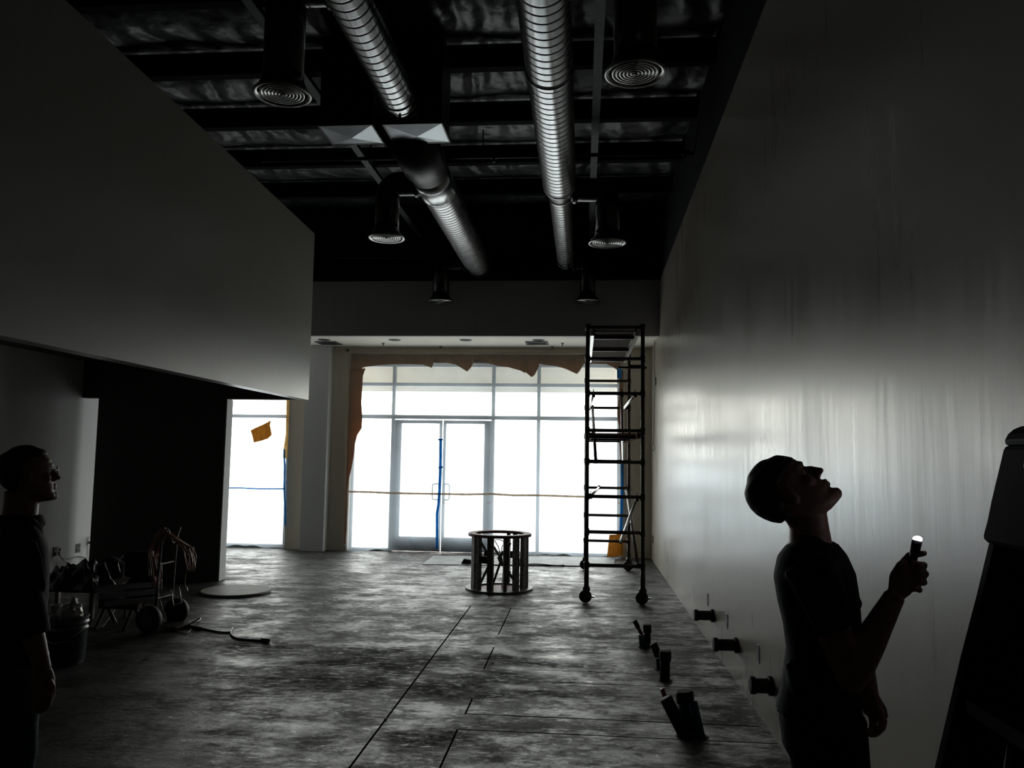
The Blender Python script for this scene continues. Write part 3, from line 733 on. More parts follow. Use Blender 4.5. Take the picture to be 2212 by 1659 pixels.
p = dpos(835, 515); branch(p.x, p.y, 4.10, EX, 4.72, 0.135, 'branch duct dropping to a round diffuser left of the bulkhead-side duct', 0.20, 0.21)
p = dpos(1312, 526); branch(p.x, p.y, 4.10, DX, 4.72, 0.135, 'branch duct dropping to a round diffuser right of the long duct, mid room', 0.21, 0.16)
p = dpos(952, 652); branch(p.x, p.y, 4.10, EX, 4.72, 0.13, 'branch duct with the small far diffuser, left of centre before the bulkhead', 0.20, 0.21)
p = dpos(1269, 654); branch(p.x, min(p.y, 12.2), 4.10, DX, 4.70, 0.12, 'branch duct with the small far diffuser above the scaffold side', 0.20, 0.12)
p = dpos(1372, 160); branch(p.x, p.y, 4.10, DX, 4.78, 0.135, 'near branch duct with a large round diffuser, upper right', 0.19, 0.18)
p = dpos(610, 205); branch(p.x, p.y, 4.10, -1.58, 4.86, 0.135, 'near branch duct with a large round diffuser, upper left beside the soffit', 0.19, 0.14)

# sprinkler pipe across the room
s = thing('sprinkler_pipe', 'black sprinkler pipe crossing the room under the roof joists', 'pipe', (-1.2, 8.47, 5.0))
b = B(); tube(b, [(SX+0.02, 8.47, 5.0), (RW, 8.50, 5.0)], 0.021, 10); obj('pipe', b, 'black_steel', s, smooth=True)
for px in (1043, 800):
    x = at(px, 345, 8.47).x
    b = B(); tube(b, [(x, 8.47, 5.02), (x, 8.47, 5.30)], 0.008, 6); tube(b, [(x-0.02, 8.47, 4.97), (x, 8.47, 4.955), (x+0.02, 8.47, 4.97)], 0.008, 6); obj('hanger', b, 'black_steel', s)
for px in (1067, 1480):
    x = at(px, 345, 8.47).x
    b = B(); tube(b, [(x-0.04, 8.47, 5.0), (x+0.04, 8.47, 5.0)], 0.032, 10); tube(b, [(x, 8.47, 5.0), (x, 8.47, 4.93)], 0.014, 8); obj('coupling', b, 'black_steel', s)
b = B(); tube(b, [(SX-0.3, 12.2, 4.82), (-1.9, 12.2, 4.82)], 0.018, 8); tag(obj('conduit', b, 'black_steel', smooth=True), 'thin black conduit running level just before the bulkhead beam', 'pipe')

# ------------------------------------------------------------------ right wall fittings
def plate(px, py, label, X=RW, s=-1, w=0.075, h=0.12):
    p = on_x(px, py, X); o = thing('wall_outlet', label, 'outlet', p, None)
    b = B(); box(b, min(X, X+s*0.008), max(X, X+s*0.008), p.y-w/2, p.y+w/2, p.z-h/2, p.z+h/2); obj('cover_plate', b, 'outlet', o)
    for k in (-1, 1):
        b = B(); box(b, min(X+s*0.008, X+s*0.011), max(X+s*0.008, X+s*0.011), p.y-0.016, p.y+0.016, p.z+k*0.03-0.017, p.z+k*0.03+0.017); obj('socket', b, 'rubber', o)
    return o
plate(1417, 824, 'dark box on the right wall high up beside the wide window', w=0.12)
plate(1411, 1165, 'low dark outlet on the right wall beyond the scaffold', w=0.10)
b = B()
pts = [on_x(1414, 729, RW-0.01), on_x(1414, 790, RW-0.02), on_x(1415, 830, RW-0.02), on_x(1413, 900, RW-0.015), on_x(1412, 955, RW-0.02)]
c0 = on_x(1411, 969, RW-0.02)
pts = bez(pts, 5)
for k in range(13):
    a = math.pi/2+2*math.pi*k/12; pts.append(c0+Vector((0, 0.25*math.cos(a), 0.055*math.sin(a)+0.02)))
tube(b, pts, 0.005, 6); tag(obj('hanging_wire', b, 'wire', smooth=True), 'thin dark wire hanging down the right wall, ending in a loop', 'wire')
for i, (px, py, h, lab) in enumerate(((1529, 1295, 0.12, 'cut-out outlet box in the right wall, farthest of three'), (1571, 1342, 0.12, 'cut-out outlet box in the right wall, middle of three'), (1639, 1413, 0.12, 'cut-out outlet box in the right wall, nearest the man with the torch'))):
    p = on_x(px, py, RW)
    o = thing('outlet_box', lab, 'outlet', p, 'outlet boxes low on the right wall')
    b = B(); box(b, RW-0.004, RW+0.01, p.y-0.03, p.y+0.03, p.z-0.05, p.z+0.05); obj('box', b, 'outlet', o)
    for z_ in (0.05, -0.062):
        b = B(); box(b, RW-0.006, RW-0.001, p.y-0.012, p.y+0.012, p.z+z_, p.z+z_+0.012); obj('mounting_ear', b, 'box_metal', o)
for (x0, x1, py, r, lab) in ((1499, 1541, 1330, 0.042, 'short capped drain pipe sticking out of the right wall, farthest of three'), (1540, 1593, 1394, 0.043, 'short capped drain pipe sticking out of the right wall, middle of three'), (1619, 1668, 1482, 0.045, 'short capped drain pipe sticking out of the right wall, nearest')):
    e = on_x(x1, py, RW); L = at(x0, py, e.y).x
    o = thing('drain_stub', lab, 'pipe', (RW, e.y, e.z), 'drain stubs along the foot of the right wall')
    b = B(); tube(b, [(RW+0.01, e.y, e.z), (L+0.02, e.y, e.z)], r, 18); obj('pipe', b, 'drain', o, smooth=True)
    b = B(); lathe(b, (L, e.y, e.z), [(r*0.9, 0), (r+0.008, 0.004), (r+0.008, 0.035), (r+0.001, 0.037)], (1, 0, 0), 18); obj('end_cap', b, 'dark_pipe', o)
    b = B(); lathe(b, (RW-0.025, e.y, e.z), [(r+0.001, 0), (r+0.014, 0.002), (r+0.014, 0.024)], (1, 0, 0), 18); obj('wall_collar', b, 'dark_pipe', o)

# pipes standing up out of the slab
def stub(base, topp, r, material, label, capm=None, capr=None, dy=0.0):
    pb = on_floor(*base); pt = at(topp[0], topp[1], pb.y+dy)
    o = thing('pipe_stub', label, 'pipe', pb, 'pipe ends standing out of the floor')
    d = pt-pb
    b = B(); tube(b, [pb-d.normalized()*0.0, pt], r, 16); obj('pipe', b, material, o, smooth=True)
    if capm:
        b = B(); dn = d.normalized(); lathe(b, pt-dn*0.07, [(r+0.001, 0), (capr, 0.003), (capr, 0.065), (capr*0.8, 0.075)], dn, 16); obj('cap', b, capm, o)
    b = B(); lathe(b, (pb.x, pb.y, 0), [(r+0.02, 0.0), (r+0.014, 0.006)], (0, 0, 1), 16); obj('floor_sleeve', b, 'dark_pipe', o)
    return o
stub((1393, 1384), (1371, 1341), 0.017, 'red_pipe', 'slanting red tube end, farthest of the pipes in the floor', 'dark_pipe', 0.022)
stub((1399, 1398), (1398, 1350), 0.030, 'dark_pipe', 'upright dark pipe with a wide cap next to the slanting red tube', 'dark_pipe', 0.038)
stub((1387, 1398), (1384, 1372), 0.022, 'blue_pipe', 'short blue wrapped pipe at the foot of the slanting red tube')
stub((1430, 1434), (1411, 1390), 0.032, 'dark_pipe', 'leaning dark pipe between the capped pipes in the floor')
stub((1436, 1470), (1437, 1407), 0.038, 'dark_pipe', 'thick upright dark pipe in the middle of the floor row', 'dark_pipe', 0.047)
stub((1424, 1446), (1421, 1422), 0.02, 'blue_pipe', 'small blue wrapped pipe left of the thick middle pipe')
stub((1446, 1530), (1430, 1488), 0.016, 'red_pipe', 'slanting red tube end behind the nearest black pipe')
stub((1480, 1590), (1438, 1508), 0.040, 'dark_pipe', 'thick leaning black pipe, nearest in the floor row')
stub((1488, 1580), (1478, 1494), 0.048, 'blue_pipe', 'upright pipe with a broad black cap, nearest the man', 'dark_pipe', 0.056)
stub((1514, 1592), (1496, 1516), 0.028, 'blue_pipe', 'leaning bright blue pipe at the near end of the floor row')

# ------------------------------------------------------------------ scaffold tower
YN, YF = 9.60, 12.40
def scaffold():
    s = thing('scaffold_tower', 'narrow rolling scaffold tower with rungs and two decks beside the right wall', 'scaffold', (0.38, 11.0, 0))
    xl, xr = 0.062, 0.720
    def post(x, y, ztop):
        b = B(); tube(b, [(x, y, 0.20), (x, y, ztop)], 0.024, 14); obj('post', b, 'tube_dark', s, smooth=True)
        b = B(); tube(b, [(x, y, 0.195), (x, y, 0.45)], 0.029, 14); tube(b, [(x, y, 0.44), (x, y, 0.47)], 0.036, 14); obj('leg_sleeve', b, 'tube_dark', s, smooth=True)
    def caster(x, y):
        c = obj('caster', _caster(x, y), 'tube_dark', s)
        b = B(); lathe(b, (x-0.012, y-0.018, 0.075), [(0.045, -0.002), (0.073, 0), (0.075, 0.01), (0.075, 0.028), (0.073, 0.036), (0.045, 0.038)], (0, 1, 0), 24); obj('wheel', b, 'rubber', c, smooth=True)
        b = B(); prism(b, [Vector((x+0.03, y-0.02, 0.09)), Vector((x+0.10, y-0.02, 0.075)), Vector((x+0.105, y-0.02, 0.065)), Vector((x+0.03, y-0.02, 0.06))], (0, 0.05, 0)); obj('brake_lever', b, 'tube_silver', c)
    def _caster(x, y):
        b = B(); lathe(b, (x, y, 0.15), [(0.028, 0), (0.045, 0.01), (0.045, 0.022), (0.03, 0.05)], n=18)
        for k in (-1, 1): prism(b, [Vector((x-0.045, y+k*0.030, 0.165)), Vector((x+0.045, y+k*0.030, 0.165)), Vector((x+0.012, y+k*0.030, 0.06)), Vector((x-0.035, y+k*0.030, 0.06))], (0, 0.004*k, 0))
        tube(b, [(x-0.012, y-0.036, 0.075), (x-0.012, y+0.036, 0.075)], 0.012, 10); return b
    ztop = at(1327, 704, YN).z
    for y in (YN, YF):
        for x in (xl, xr): post(x, y, ztop); caster(x, y)
    zn = [at(1327, py, YN).z for py in (707, 775, 850, 930, 998, 1073, 1150, 1222)]
    for z in zn:
        for y in (YN, YF):
            b = B(); tube(b, [(xl, y, z), (xr, y, z)], 0.021, 12)
            for x in (xl, xr): tube(b, [(x, y, z-0.04), (x, y, z+0.04)], 0.031, 12)
            obj('rung', b, 'tube_dark', s, smooth=True)
    def brace(a, ya, c, yc, m_, r=0.017):
        p, q = at(*a, ya), at(*c, yc)
        b = B(); tube(b, [p, q], r, 12); br = obj('brace', b, m_, s, smooth=True)
        for e in (p, q):
            b = B(); box(b, e.x-0.02, e.x+0.02, e.y-0.028, e.y+0.028, e.z-0.03, e.z+0.032); tube(b, [e+Vector((0, 0, 0.02)), e+Vector((0, 0, 0.065))], 0.006, 6); obj('hook', b, 'tube_dark', br)
    brace((1376, 1077), YN-0.01, (1340, 1170), YF, 'tube_silver', 0.020)
    brace((1378, 1222), YN-0.01, (1353, 1056), YF, 'tube_dark', 0.020)
    brace((1372, 853), YN-0.01, (1348, 882), YF, 'tube_silver', 0.020)
    brace((1282, 853), YN-0.01, (1273, 882), YF, 'tube_silver', 0.014)
    brace((1343, 852), YN-0.01, (1346, 998), YF, 'tube_silver', 0.020)
    brace((1287, 996), YN-0.01, (1280, 880), YF, 'tube_dark', 0.020)
    brace((1276, 1072), YN-0.01, (1294, 1053), YF, 'tube_silver', 0.018)
    # decks
    def deck(name, z, x0, x1, m_deck, m_rail, hh):
        b = B(); box(b, x0+0.03, x1-0.03, YN+0.03, YF-0.03, z, z+0.014); dk = obj(name, b, m_deck, s)
        for x in (x0, x1):
            b = B(); box(b, x-0.02, x+0.02, YN+0.02, YF-0.02, z-hh, z+0.02); obj('side_rail', b, m_rail, dk)
        for y in (YN+0.35, YN+1.5, YF-0.12):
            b = B(); box(b, x0+0.02, x1-0.02, y-0.02, y+0.02, z-0.045, z-0.001); obj('cross_bar', b, 'tube_dark', dk)
        for y, sg in ((YN, -1), (YF, 1)):
            for x in (x0+0.02, x1-0.02):
                b = B(); tube(b, bez([(x, y-sg*0.05, z-0.02), (x, y-sg*0.02, z+0.01), (x, y, z+0.034), (x, y+sg*0.028, z+0.005)], 4), 0.009, 8); obj('deck_hook', b, 'tube_dark', dk)
    deck('top_deck', zn[0]-0.05, 0.115, 0.655, 'plywood', 'tube_silver', 0.05)
    deck('middle_deck', zn[3]-0.045, 0.10, 0.675, 'plank', 'plank', 0.045)
scaffold()
# small tool clamped on the far frame
b = B(); z = at(1380, 796, YF).z; box(b, 0.55, 0.98, YF-0.10, YF-0.045, z-0.012, z+0.02); box(b, 0.72, 0.90, YF-0.12, YF-0.04, z+0.022, z+0.045)
tag(obj('shelf_bracket', b, 'black_steel'), 'small dark bracket tray clamped high on the far scaffold frame', 'bracket')

# ------------------------------------------------------------------ round steel cage
def cage():
    c = on_floor(1078, 1272); cx, cy = c.x, c.y+0.0; r = 0.375
    H = at(1078, 1151, cy).z
    g = thing('steel_cage', 'round spattered steel cage of upright channels standing mid floor', 'steel cage', (cx, cy, 0))
    b = B()
    lathe(b, (cx, cy, H-0.035), [(r-0.06, 0.0), (r+0.035, 0.0), (r+0.035, 0.03), (r+0.03, 0.035), (r-0.06, 0.035), (r-0.06, 0.0)], n=48, cap=False); obj('top_ring', b, 'rust', g)
    b = B(); lathe(b, (cx, cy, 0.0), [(r-0.08, 0.0), (r+0.06, 0.0), (r+0.06, 0.025), (r-0.08, 0.03), (r-0.08, 0)], n=48, cap=False); obj('base_ring', b, 'steel_plaster', g)
    b = B(); lathe(b, (cx, cy, 0.0), [(r-0.085, 0.003), (r-0.085, 0.012)], n=32); obj('base_plate', b, 'rust', g)
    for a, w in ((-60, .09), (-42, .05), (-13, .075), (17, .045), (42, .075), (66, .085), (88, .05), (150, .045), (166, .04), (252, .04), (118, .05)):
        a = math.radians(a-90); ca, sa = math.cos(a), math.sin(a)
        t = Vector((-sa, ca, 0)); n_ = Vector((ca, sa, 0)); o = Vector((cx, cy, 0))+n_*r
        # C channel section
        sec = [-t*w/2, t*w/2, t*w/2-n_*0.05, t*(w/2-0.008)-n_*0.05, t*(w/2-0.008)-n_*0.008, -t*(w/2-0.008)-n_*0.008, -t*(w/2-0.008)-n_*0.05, -t*w/2-n_*0.05]
        b = B(); prism(b, [o+q+Vector((0, 0, 0.025)) for q in sec], (0, 0, H-0.06)); obj('upright', b, 'steel_plaster', g)
    def dia(a0, z0, a1, z1, rr=0.33):
        a0, a1 = math.radians(a0-90), math.radians(a1-90)
        p = Vector((cx+rr*math.cos(a0), cy+rr*math.sin(a0), z0)); q = Vector((cx+rr*math.cos(a1), cy+rr*math.sin(a1), z1))
        d = (q-p).normalized(); nrm = Vector((math.cos((a0+a1)/2), math.sin((a0+a1)/2), 0)); s_ = d.cross(nrm).normalized()*0.017
        b = B(); prism(b, [p-s_, p+s_, q+s_, q-s_], nrm*0.006); obj('diagonal', b, 'steel_plaster', g)
    dia(-37, 0.10, -14, 0.36, 0.352); dia(-37, 0.62, -14, 0.44, 0.352); dia(2, 0.42, 30, 0.62); dia(4, 0.42, 48, 0.10); dia(-160, 0.5, 160, 0.16); dia(100, 0.62, 140, 0.2)
    for a in (-78, -27, 78, 150, -150):
        a = math.radians(a-90); p = Vector((cx+0.34*math.cos(a), cy+0.34*math.sin(a), 0.40)); t = Vector((-math.sin(a), math.cos(a), 0))*0.07; n_ = Vector((math.cos(a), math.sin(a), 0))*0.012
        b = B(); prism(b, [p-t+Vector((0, 0, -.045)), p+t+Vector((0, 0, -.045)), p+t+Vector((0, 0, .045)), p-t+Vector((0, 0, .045))], n_); obj('clamp_plate', b, 'black_steel', g)
    b = B(); tube(b, [(cx+0.05, cy, 0.01), (cx+0.07, cy+0.03, H-0.30)], 0.02, 10); tube(b, [(cx-0.10, cy+0.1, 0.012), (cx+0.02, cy, H-0.35)], 0.015, 10); obj('centre_rod', b, 'black_steel', g, smooth=True)
    b = B()
    tube(b, bez([(cx-0.08, cy+0.05, H-0.10), (cx+0.0, cy+0.02, H-0.09), (cx+0.09, cy-0.02, H-0.13)], 5), 0.006, 6)
    tube(b, bez([(cx-0.07, cy+0.05, H-0.11), (cx-0.01, cy, H-0.20), (cx+0.01, cy, H-0.34)], 5), 0.006, 6)
    tube(b, bez([(cx+0.09, cy-0.02, H-0.12), (cx+0.03, cy, H-0.18), (cx+0.03, cy, H-0.34)], 5), 0.006, 6)
    obj('cable_loop', b, 'black_steel', g, smooth=True)
cage()

# ------------------------------------------------------------------ floor items
c = on_floor(510, 1279)
b = B(); lathe(b, (c.x, c.y, 0.004), [(0.40, 0), (0.412, 0.003), (0.412, 0.022), (0.405, 0.026)], n=56)
tag(obj('round_board', b, 'disc'), 'pale round board lying flat on the floor by the partition', 'board')
q = [on_floor(*p) for p in ((912, 1220), (936, 1201.5), (1060, 1203), (1055, 1221.5))]
b = B(); prism(b, [v+Vector((0, 0, 0.003)) for v in q], (0, 0, 0.006)); tag(obj('floor_sheet', b, 'board'), 'pale flat sheet on the floor in front of the double door', 'sheet', 'flat sheets along the window')
q = [on_floor(*p) for p in ((1057, 1221.5), (1062, 1203.5), (1330, 1206), (1325, 1225))]
b = B(); prism(b, [v+Vector((0, 0, 0.010)) for v in q], (0, 0, 0.006)); tag(obj('floor_sheet', b, 'board'), 'pale flat sheet on the floor between cage and scaffold', 'sheet', 'flat sheets along the window')
b = B(); P = [on_floor(x, y, 0.02) for x, y in ((1142, 1219), (1165, 1219), (1200, 1222), (1218, 1221))]; tube(b, bez(P, 5), 0.012, 6); tag(obj('bent_strip', b, 'black_steel', smooth=True), 'thin dark bent strip lying on the sheet right of the cage', 'strip')
b = B(); p = on_floor(1007, 1215, 0.03); prism(b, [Vector((p.x-0.08, p.y, 0.012)), Vector((p.x+0.08, p.y, 0.012)), Vector((p.x+0.07, p.y, 0.07)), Vector((p.x-0.04, p.y, 0.085))], (0, 0.10, 0)); tag(obj('offcut', b, 'dark_pipe'), 'small dark offcut on the floor sheet left of the cage', 'offcut')
for px, py, lab in ((833, 1554, 'bright small chip on the saw cut, foreground floor'), (1064, 1432, 'tiny pale chip on the dark stain mid floor')):
    p = on_floor(px, py); b = B(); ball(b, (p.x, p.y, 0.004), 0.012, 8, (1.2, 0.8, 0.4)); tag(obj('chip', b, 'cup'), lab, 'debris')

# black power cord across the floor with its coil
def fl(px, py, z=0.008):
    v = on_floor(px, py); return Vector((v.x, v.y, z))
cordthing = thing('power_cord', 'black power cord snaking over the floor from the cart towards room centre', 'cord', fl(480, 1362, 0))
b = B()
pts = [fl(372, 1350), fl(392, 1352), (fl(415, 1343)), fl(432, 1337), fl(428, 1346, 0.02), fl(405, 1352, 0.02), fl(395, 1346, 0.012), fl(420, 1356), fl(440, 1360), fl(470, 1366), fl(495, 1367), fl(503, 1358), fl(498, 1370), fl(510, 1380), fl(540, 1384), fl(572, 1386)]
tube(b, bez(pts, 6), 0.008, 8); obj('cable', b, 'cord', cordthing, smooth=True)
b = B(); a_, c_ = fl(566, 1385, 0.016), fl(580, 1388, 0.016); tube(b, [a_, a_.lerp(c_, .6), c_], [0.014, 0.02, 0.017], 10); obj('plug', b, 'cord', cordthing)
b = B(); tube(b, [fl(395, 1355, 0.014), fl(436, 1361, 0.014)], 0.014, 8); obj('cord_sleeve', b, 'cord', cordthing, smooth=True)

# ------------------------------------------------------------------ cart with cords
def cart():
    w1 = on_floor(320, 1367); w2 = on_floor(380, 1347)
    ax = (w1+w2)/2; R = 0.125
    h = thing('hand_truck', 'two-wheeled hand truck with a looped handle beside the partition', 'hand truck', (ax.x, ax.y, 0))
    d = (w2-w1).normalized()     # axle direction
    side = Vector((d.y, -d.x, 0))
    for w in (w1, w2):
        b = B(); c = Vector((w.x, w.y, R)); lathe(b, c-d*0.035, [(0.06, 0.0), (R*0.95, 0.002), (R, 0.018), (R, 0.052), (R*0.95, 0.068), (0.06, 0.07)], d, 30); wh = obj('wheel', b, 'rubber', h, smooth=True)
        b = B(); lathe(b, c-d*0.04, [(0.062, 0), (0.062, 0.08)], d, 20); obj('hub', b, 'bucket', wh)
    b = B(); tube(b, [Vector((w1.x, w1.y, R)), Vector((w2.x, w2.y, R))], 0.012, 10); obj('axle', b, 'tube_dark', h)
    # frame rails rising to a loop handle
    a0 = w1.lerp(w2, 0.22)+Vector((0.0, 0, 0.06)); a1 = w1.lerp(w2, 0.78)+Vector((0, 0, 0.06))
    tp = at(352, 1150, ax.y)
    up0 = Vector((a0.x+0.02, a0.y, 0.80)); up1 = Vector((a1.x+0.02, a1.y, 0.80)); 
    b = B(); tube(b, bez([a0, up0, Vector((a0.x+0.06, a0.y+0.02, 0.95)), (a0+a1)/2+Vector((0.06, 0, tp.z-0.16)), Vector((a1.x+0.06, a1.y-0.02, 0.95)), up1, a1], 6), 0.013, 10); obj('handle_frame', b, 'tube_dark', h, smooth=True)
    for z in (0.3, 0.62):
        b = B(); tube(b, [Vector((a0.x+0.01, a0.y, z)), Vector((a1.x+0.01, a1.y, z))], 0.010, 8); obj('crossbar', b, 'tube_dark', h)
    # folding silver foot loop
    f = [at(369, 1272, ax.y-0.02), at(375, 1308, ax.y-0.02), at(392, 1302, ax.y-0.02), at(387, 1268, ax.y-0.02)]
    b = B(); tube(b, [f[0], f[1], f[2], f[3]], 0.006, 8); obj('foot_loop', b, 'tube_silver', h, smooth=True)
    b = B(); prism(b, [a0+Vector((0, 0, -0.02)), a1+Vector((0, 0, -0.02)), a1+Vector((0.22, 0, -0.03)), a0+Vector((0.22, 0, -0.03))], (0, 0, 0.008)); obj('toe_plate', b, 'tube_dark', h)
    # upright black panel of the tool held in the frame
    Yc = ax.y-0.05
    # cords draped over the handle
    def drape(name, xs, ytop, ybot, rr, m_, label, n, seed):
        rnd = random.Random(seed); g = thing(name, label, 'cord', (at(xs[0], ybot, Yc).x, Yc, 0.95)); 
        for k in range(n):
            t = k/(n-1); dx = rnd.uniform(-4, 4); yb = ybot+rnd.uniform(-22, 14); Y = Yc-0.12+0.3*t
            xt = 352+rnd.uniform(-6, 8)
            pts = [at(xt, ytop+rnd.uniform(-3, 5), Y), at((xt+xs[0])/2+dx, ytop+12+rnd.uniform(0, 8), Y), at(xs[0]-4+dx+t*8, ytop+45, Y), at(xs[0]-2+dx+t*14, (ytop+ybot)/2+15, Y), at(xs[0]+4+dx+t*12, yb-8, Y), at(xs[0]+12+dx+t*10, yb, Y+0.02), at(xs[0]+16+dx+t*8, yb-18, Y+0.03), at(xs[0]+8+dx+t*8, (ytop+ybot)/2, Y+0.04), at(xs[0]+14+t*6, ytop+40, Y+0.03), at(xt+4, ytop+4, Y+0.03)]
            b = B(); tube(b, bez(pts, 5), rr, 7); obj('loop', b, m_, g, smooth=True)
        return g
    drape('extension_cord', (328, 0), 1142, 1262, 0.0075, 'orange', 'coiled brown-orange cord draped over the left side of the hand truck handle', 8, 1)
    drape('extension_cord', (396, 0), 1143, 1222, 0.0065, 'orange', 'coiled orange cord hanging on the right side of the hand truck handle', 6, 2)
    b = B(); pts = [at(398, 1188, Yc), at(410, 1195, Yc), at(418, 1212, Yc), at(420, 1228, Yc), at(413, 1232, Yc), at(404, 1222, Yc), at(401, 1240, Yc), at(399, 1262, Yc), at(402, 1270, Yc)]
    g = thing('air_hose', 'loose yellow cord end dangling off the right of the hand truck', 'cord', pts[-1])
    tube(b, bez(pts, 6), 0.006, 7); obj('cable', b, 'yellow_cord', g, smooth=True)
    b = B(); tube(b, [at(402, 1268, Yc), at(404, 1277, Yc)], 0.011, 8); obj('plug', b, 'tube_silver', g)
    b = B(); pts = [at(338, 1262, Yc), at(344, 1290, Yc), at(352, 1320, Yc-0.1), fl(366, 1352, 0.01), fl(380, 1362), fl(400, 1370), fl(411, 1364), fl(409, 1357)]
    tag(obj('air_hose', (tube(b, bez(pts, 6), 0.006, 7), b)[1], 'yellow_cord', smooth=True), 'yellow cord trailing from the hand truck down to a curl on the floor', 'cord')
cart()

def compressor():
    Y = 8.05; c = at(300, 1300, Y)
    g = thing('air_compressor', 'black compressor with a round motor behind the hand truck', 'compressor', (c.x, Y, 0))
    z0 = at(300, 1236, Y).z; zt = at(300, 1190, Y).z; x0 = at(270, 1230, Y).x; x1 = at(332, 1230, Y).x
    b = B(); tube(b, [(x0+0.06, Y, z0-0.16), (x0+0.10, Y, z0-0.16), (x1+0.02, Y, z0-0.16), (x1+0.06, Y, z0-0.16)], [0.08, 0.13, 0.13, 0.08], 24); obj('tank', b, 'cap_black', g, smooth=True)
    b = B(); box(b, x0+0.04, x1-0.01, Y-0.10, Y+0.10, z0-0.04, zt); obj('motor_housing', b, 'cap_black', g, bevel=0.03)
    b = B(); lathe(b, ((x0+x1)/2, Y-0.10, (z0+zt)/2), [(0.06, 0), (0.055, -0.03), (0.02, -0.035)], (0, 1, 0), 20); obj('fan_cover', b, 'black_steel', g)
    b = B(); tube(b, bez([(x0-0.02, Y-0.05, z0+0.0), (x0-0.05, Y-0.05, z0+0.10), (x0+0.0, Y-0.05, z0+0.17)], 5), 0.006, 8); obj('handle', b, 'tube_silver', g, smooth=True)
    for x in (x0+0.10, x1-0.02):
        for y in (Y-0.12, Y+0.12):
            b = B(); tube(b, [(x, y, 0), (x, y, z0-0.2)], 0.014, 8); obj('leg', b, 'tube_dark', g)
    b = B(); tube(b, [(x0+0.09, Y-0.12, z0-0.28), (x1+0.0, Y-0.12, z0-0.10)], 0.01, 8); tube(b, [(x0+0.09, Y-0.12, z0-0.10), (x1+0.0, Y-0.12, z0-0.30)], 0.01, 8); obj('cross_brace', b, 'tube_dark', g)
compressor()

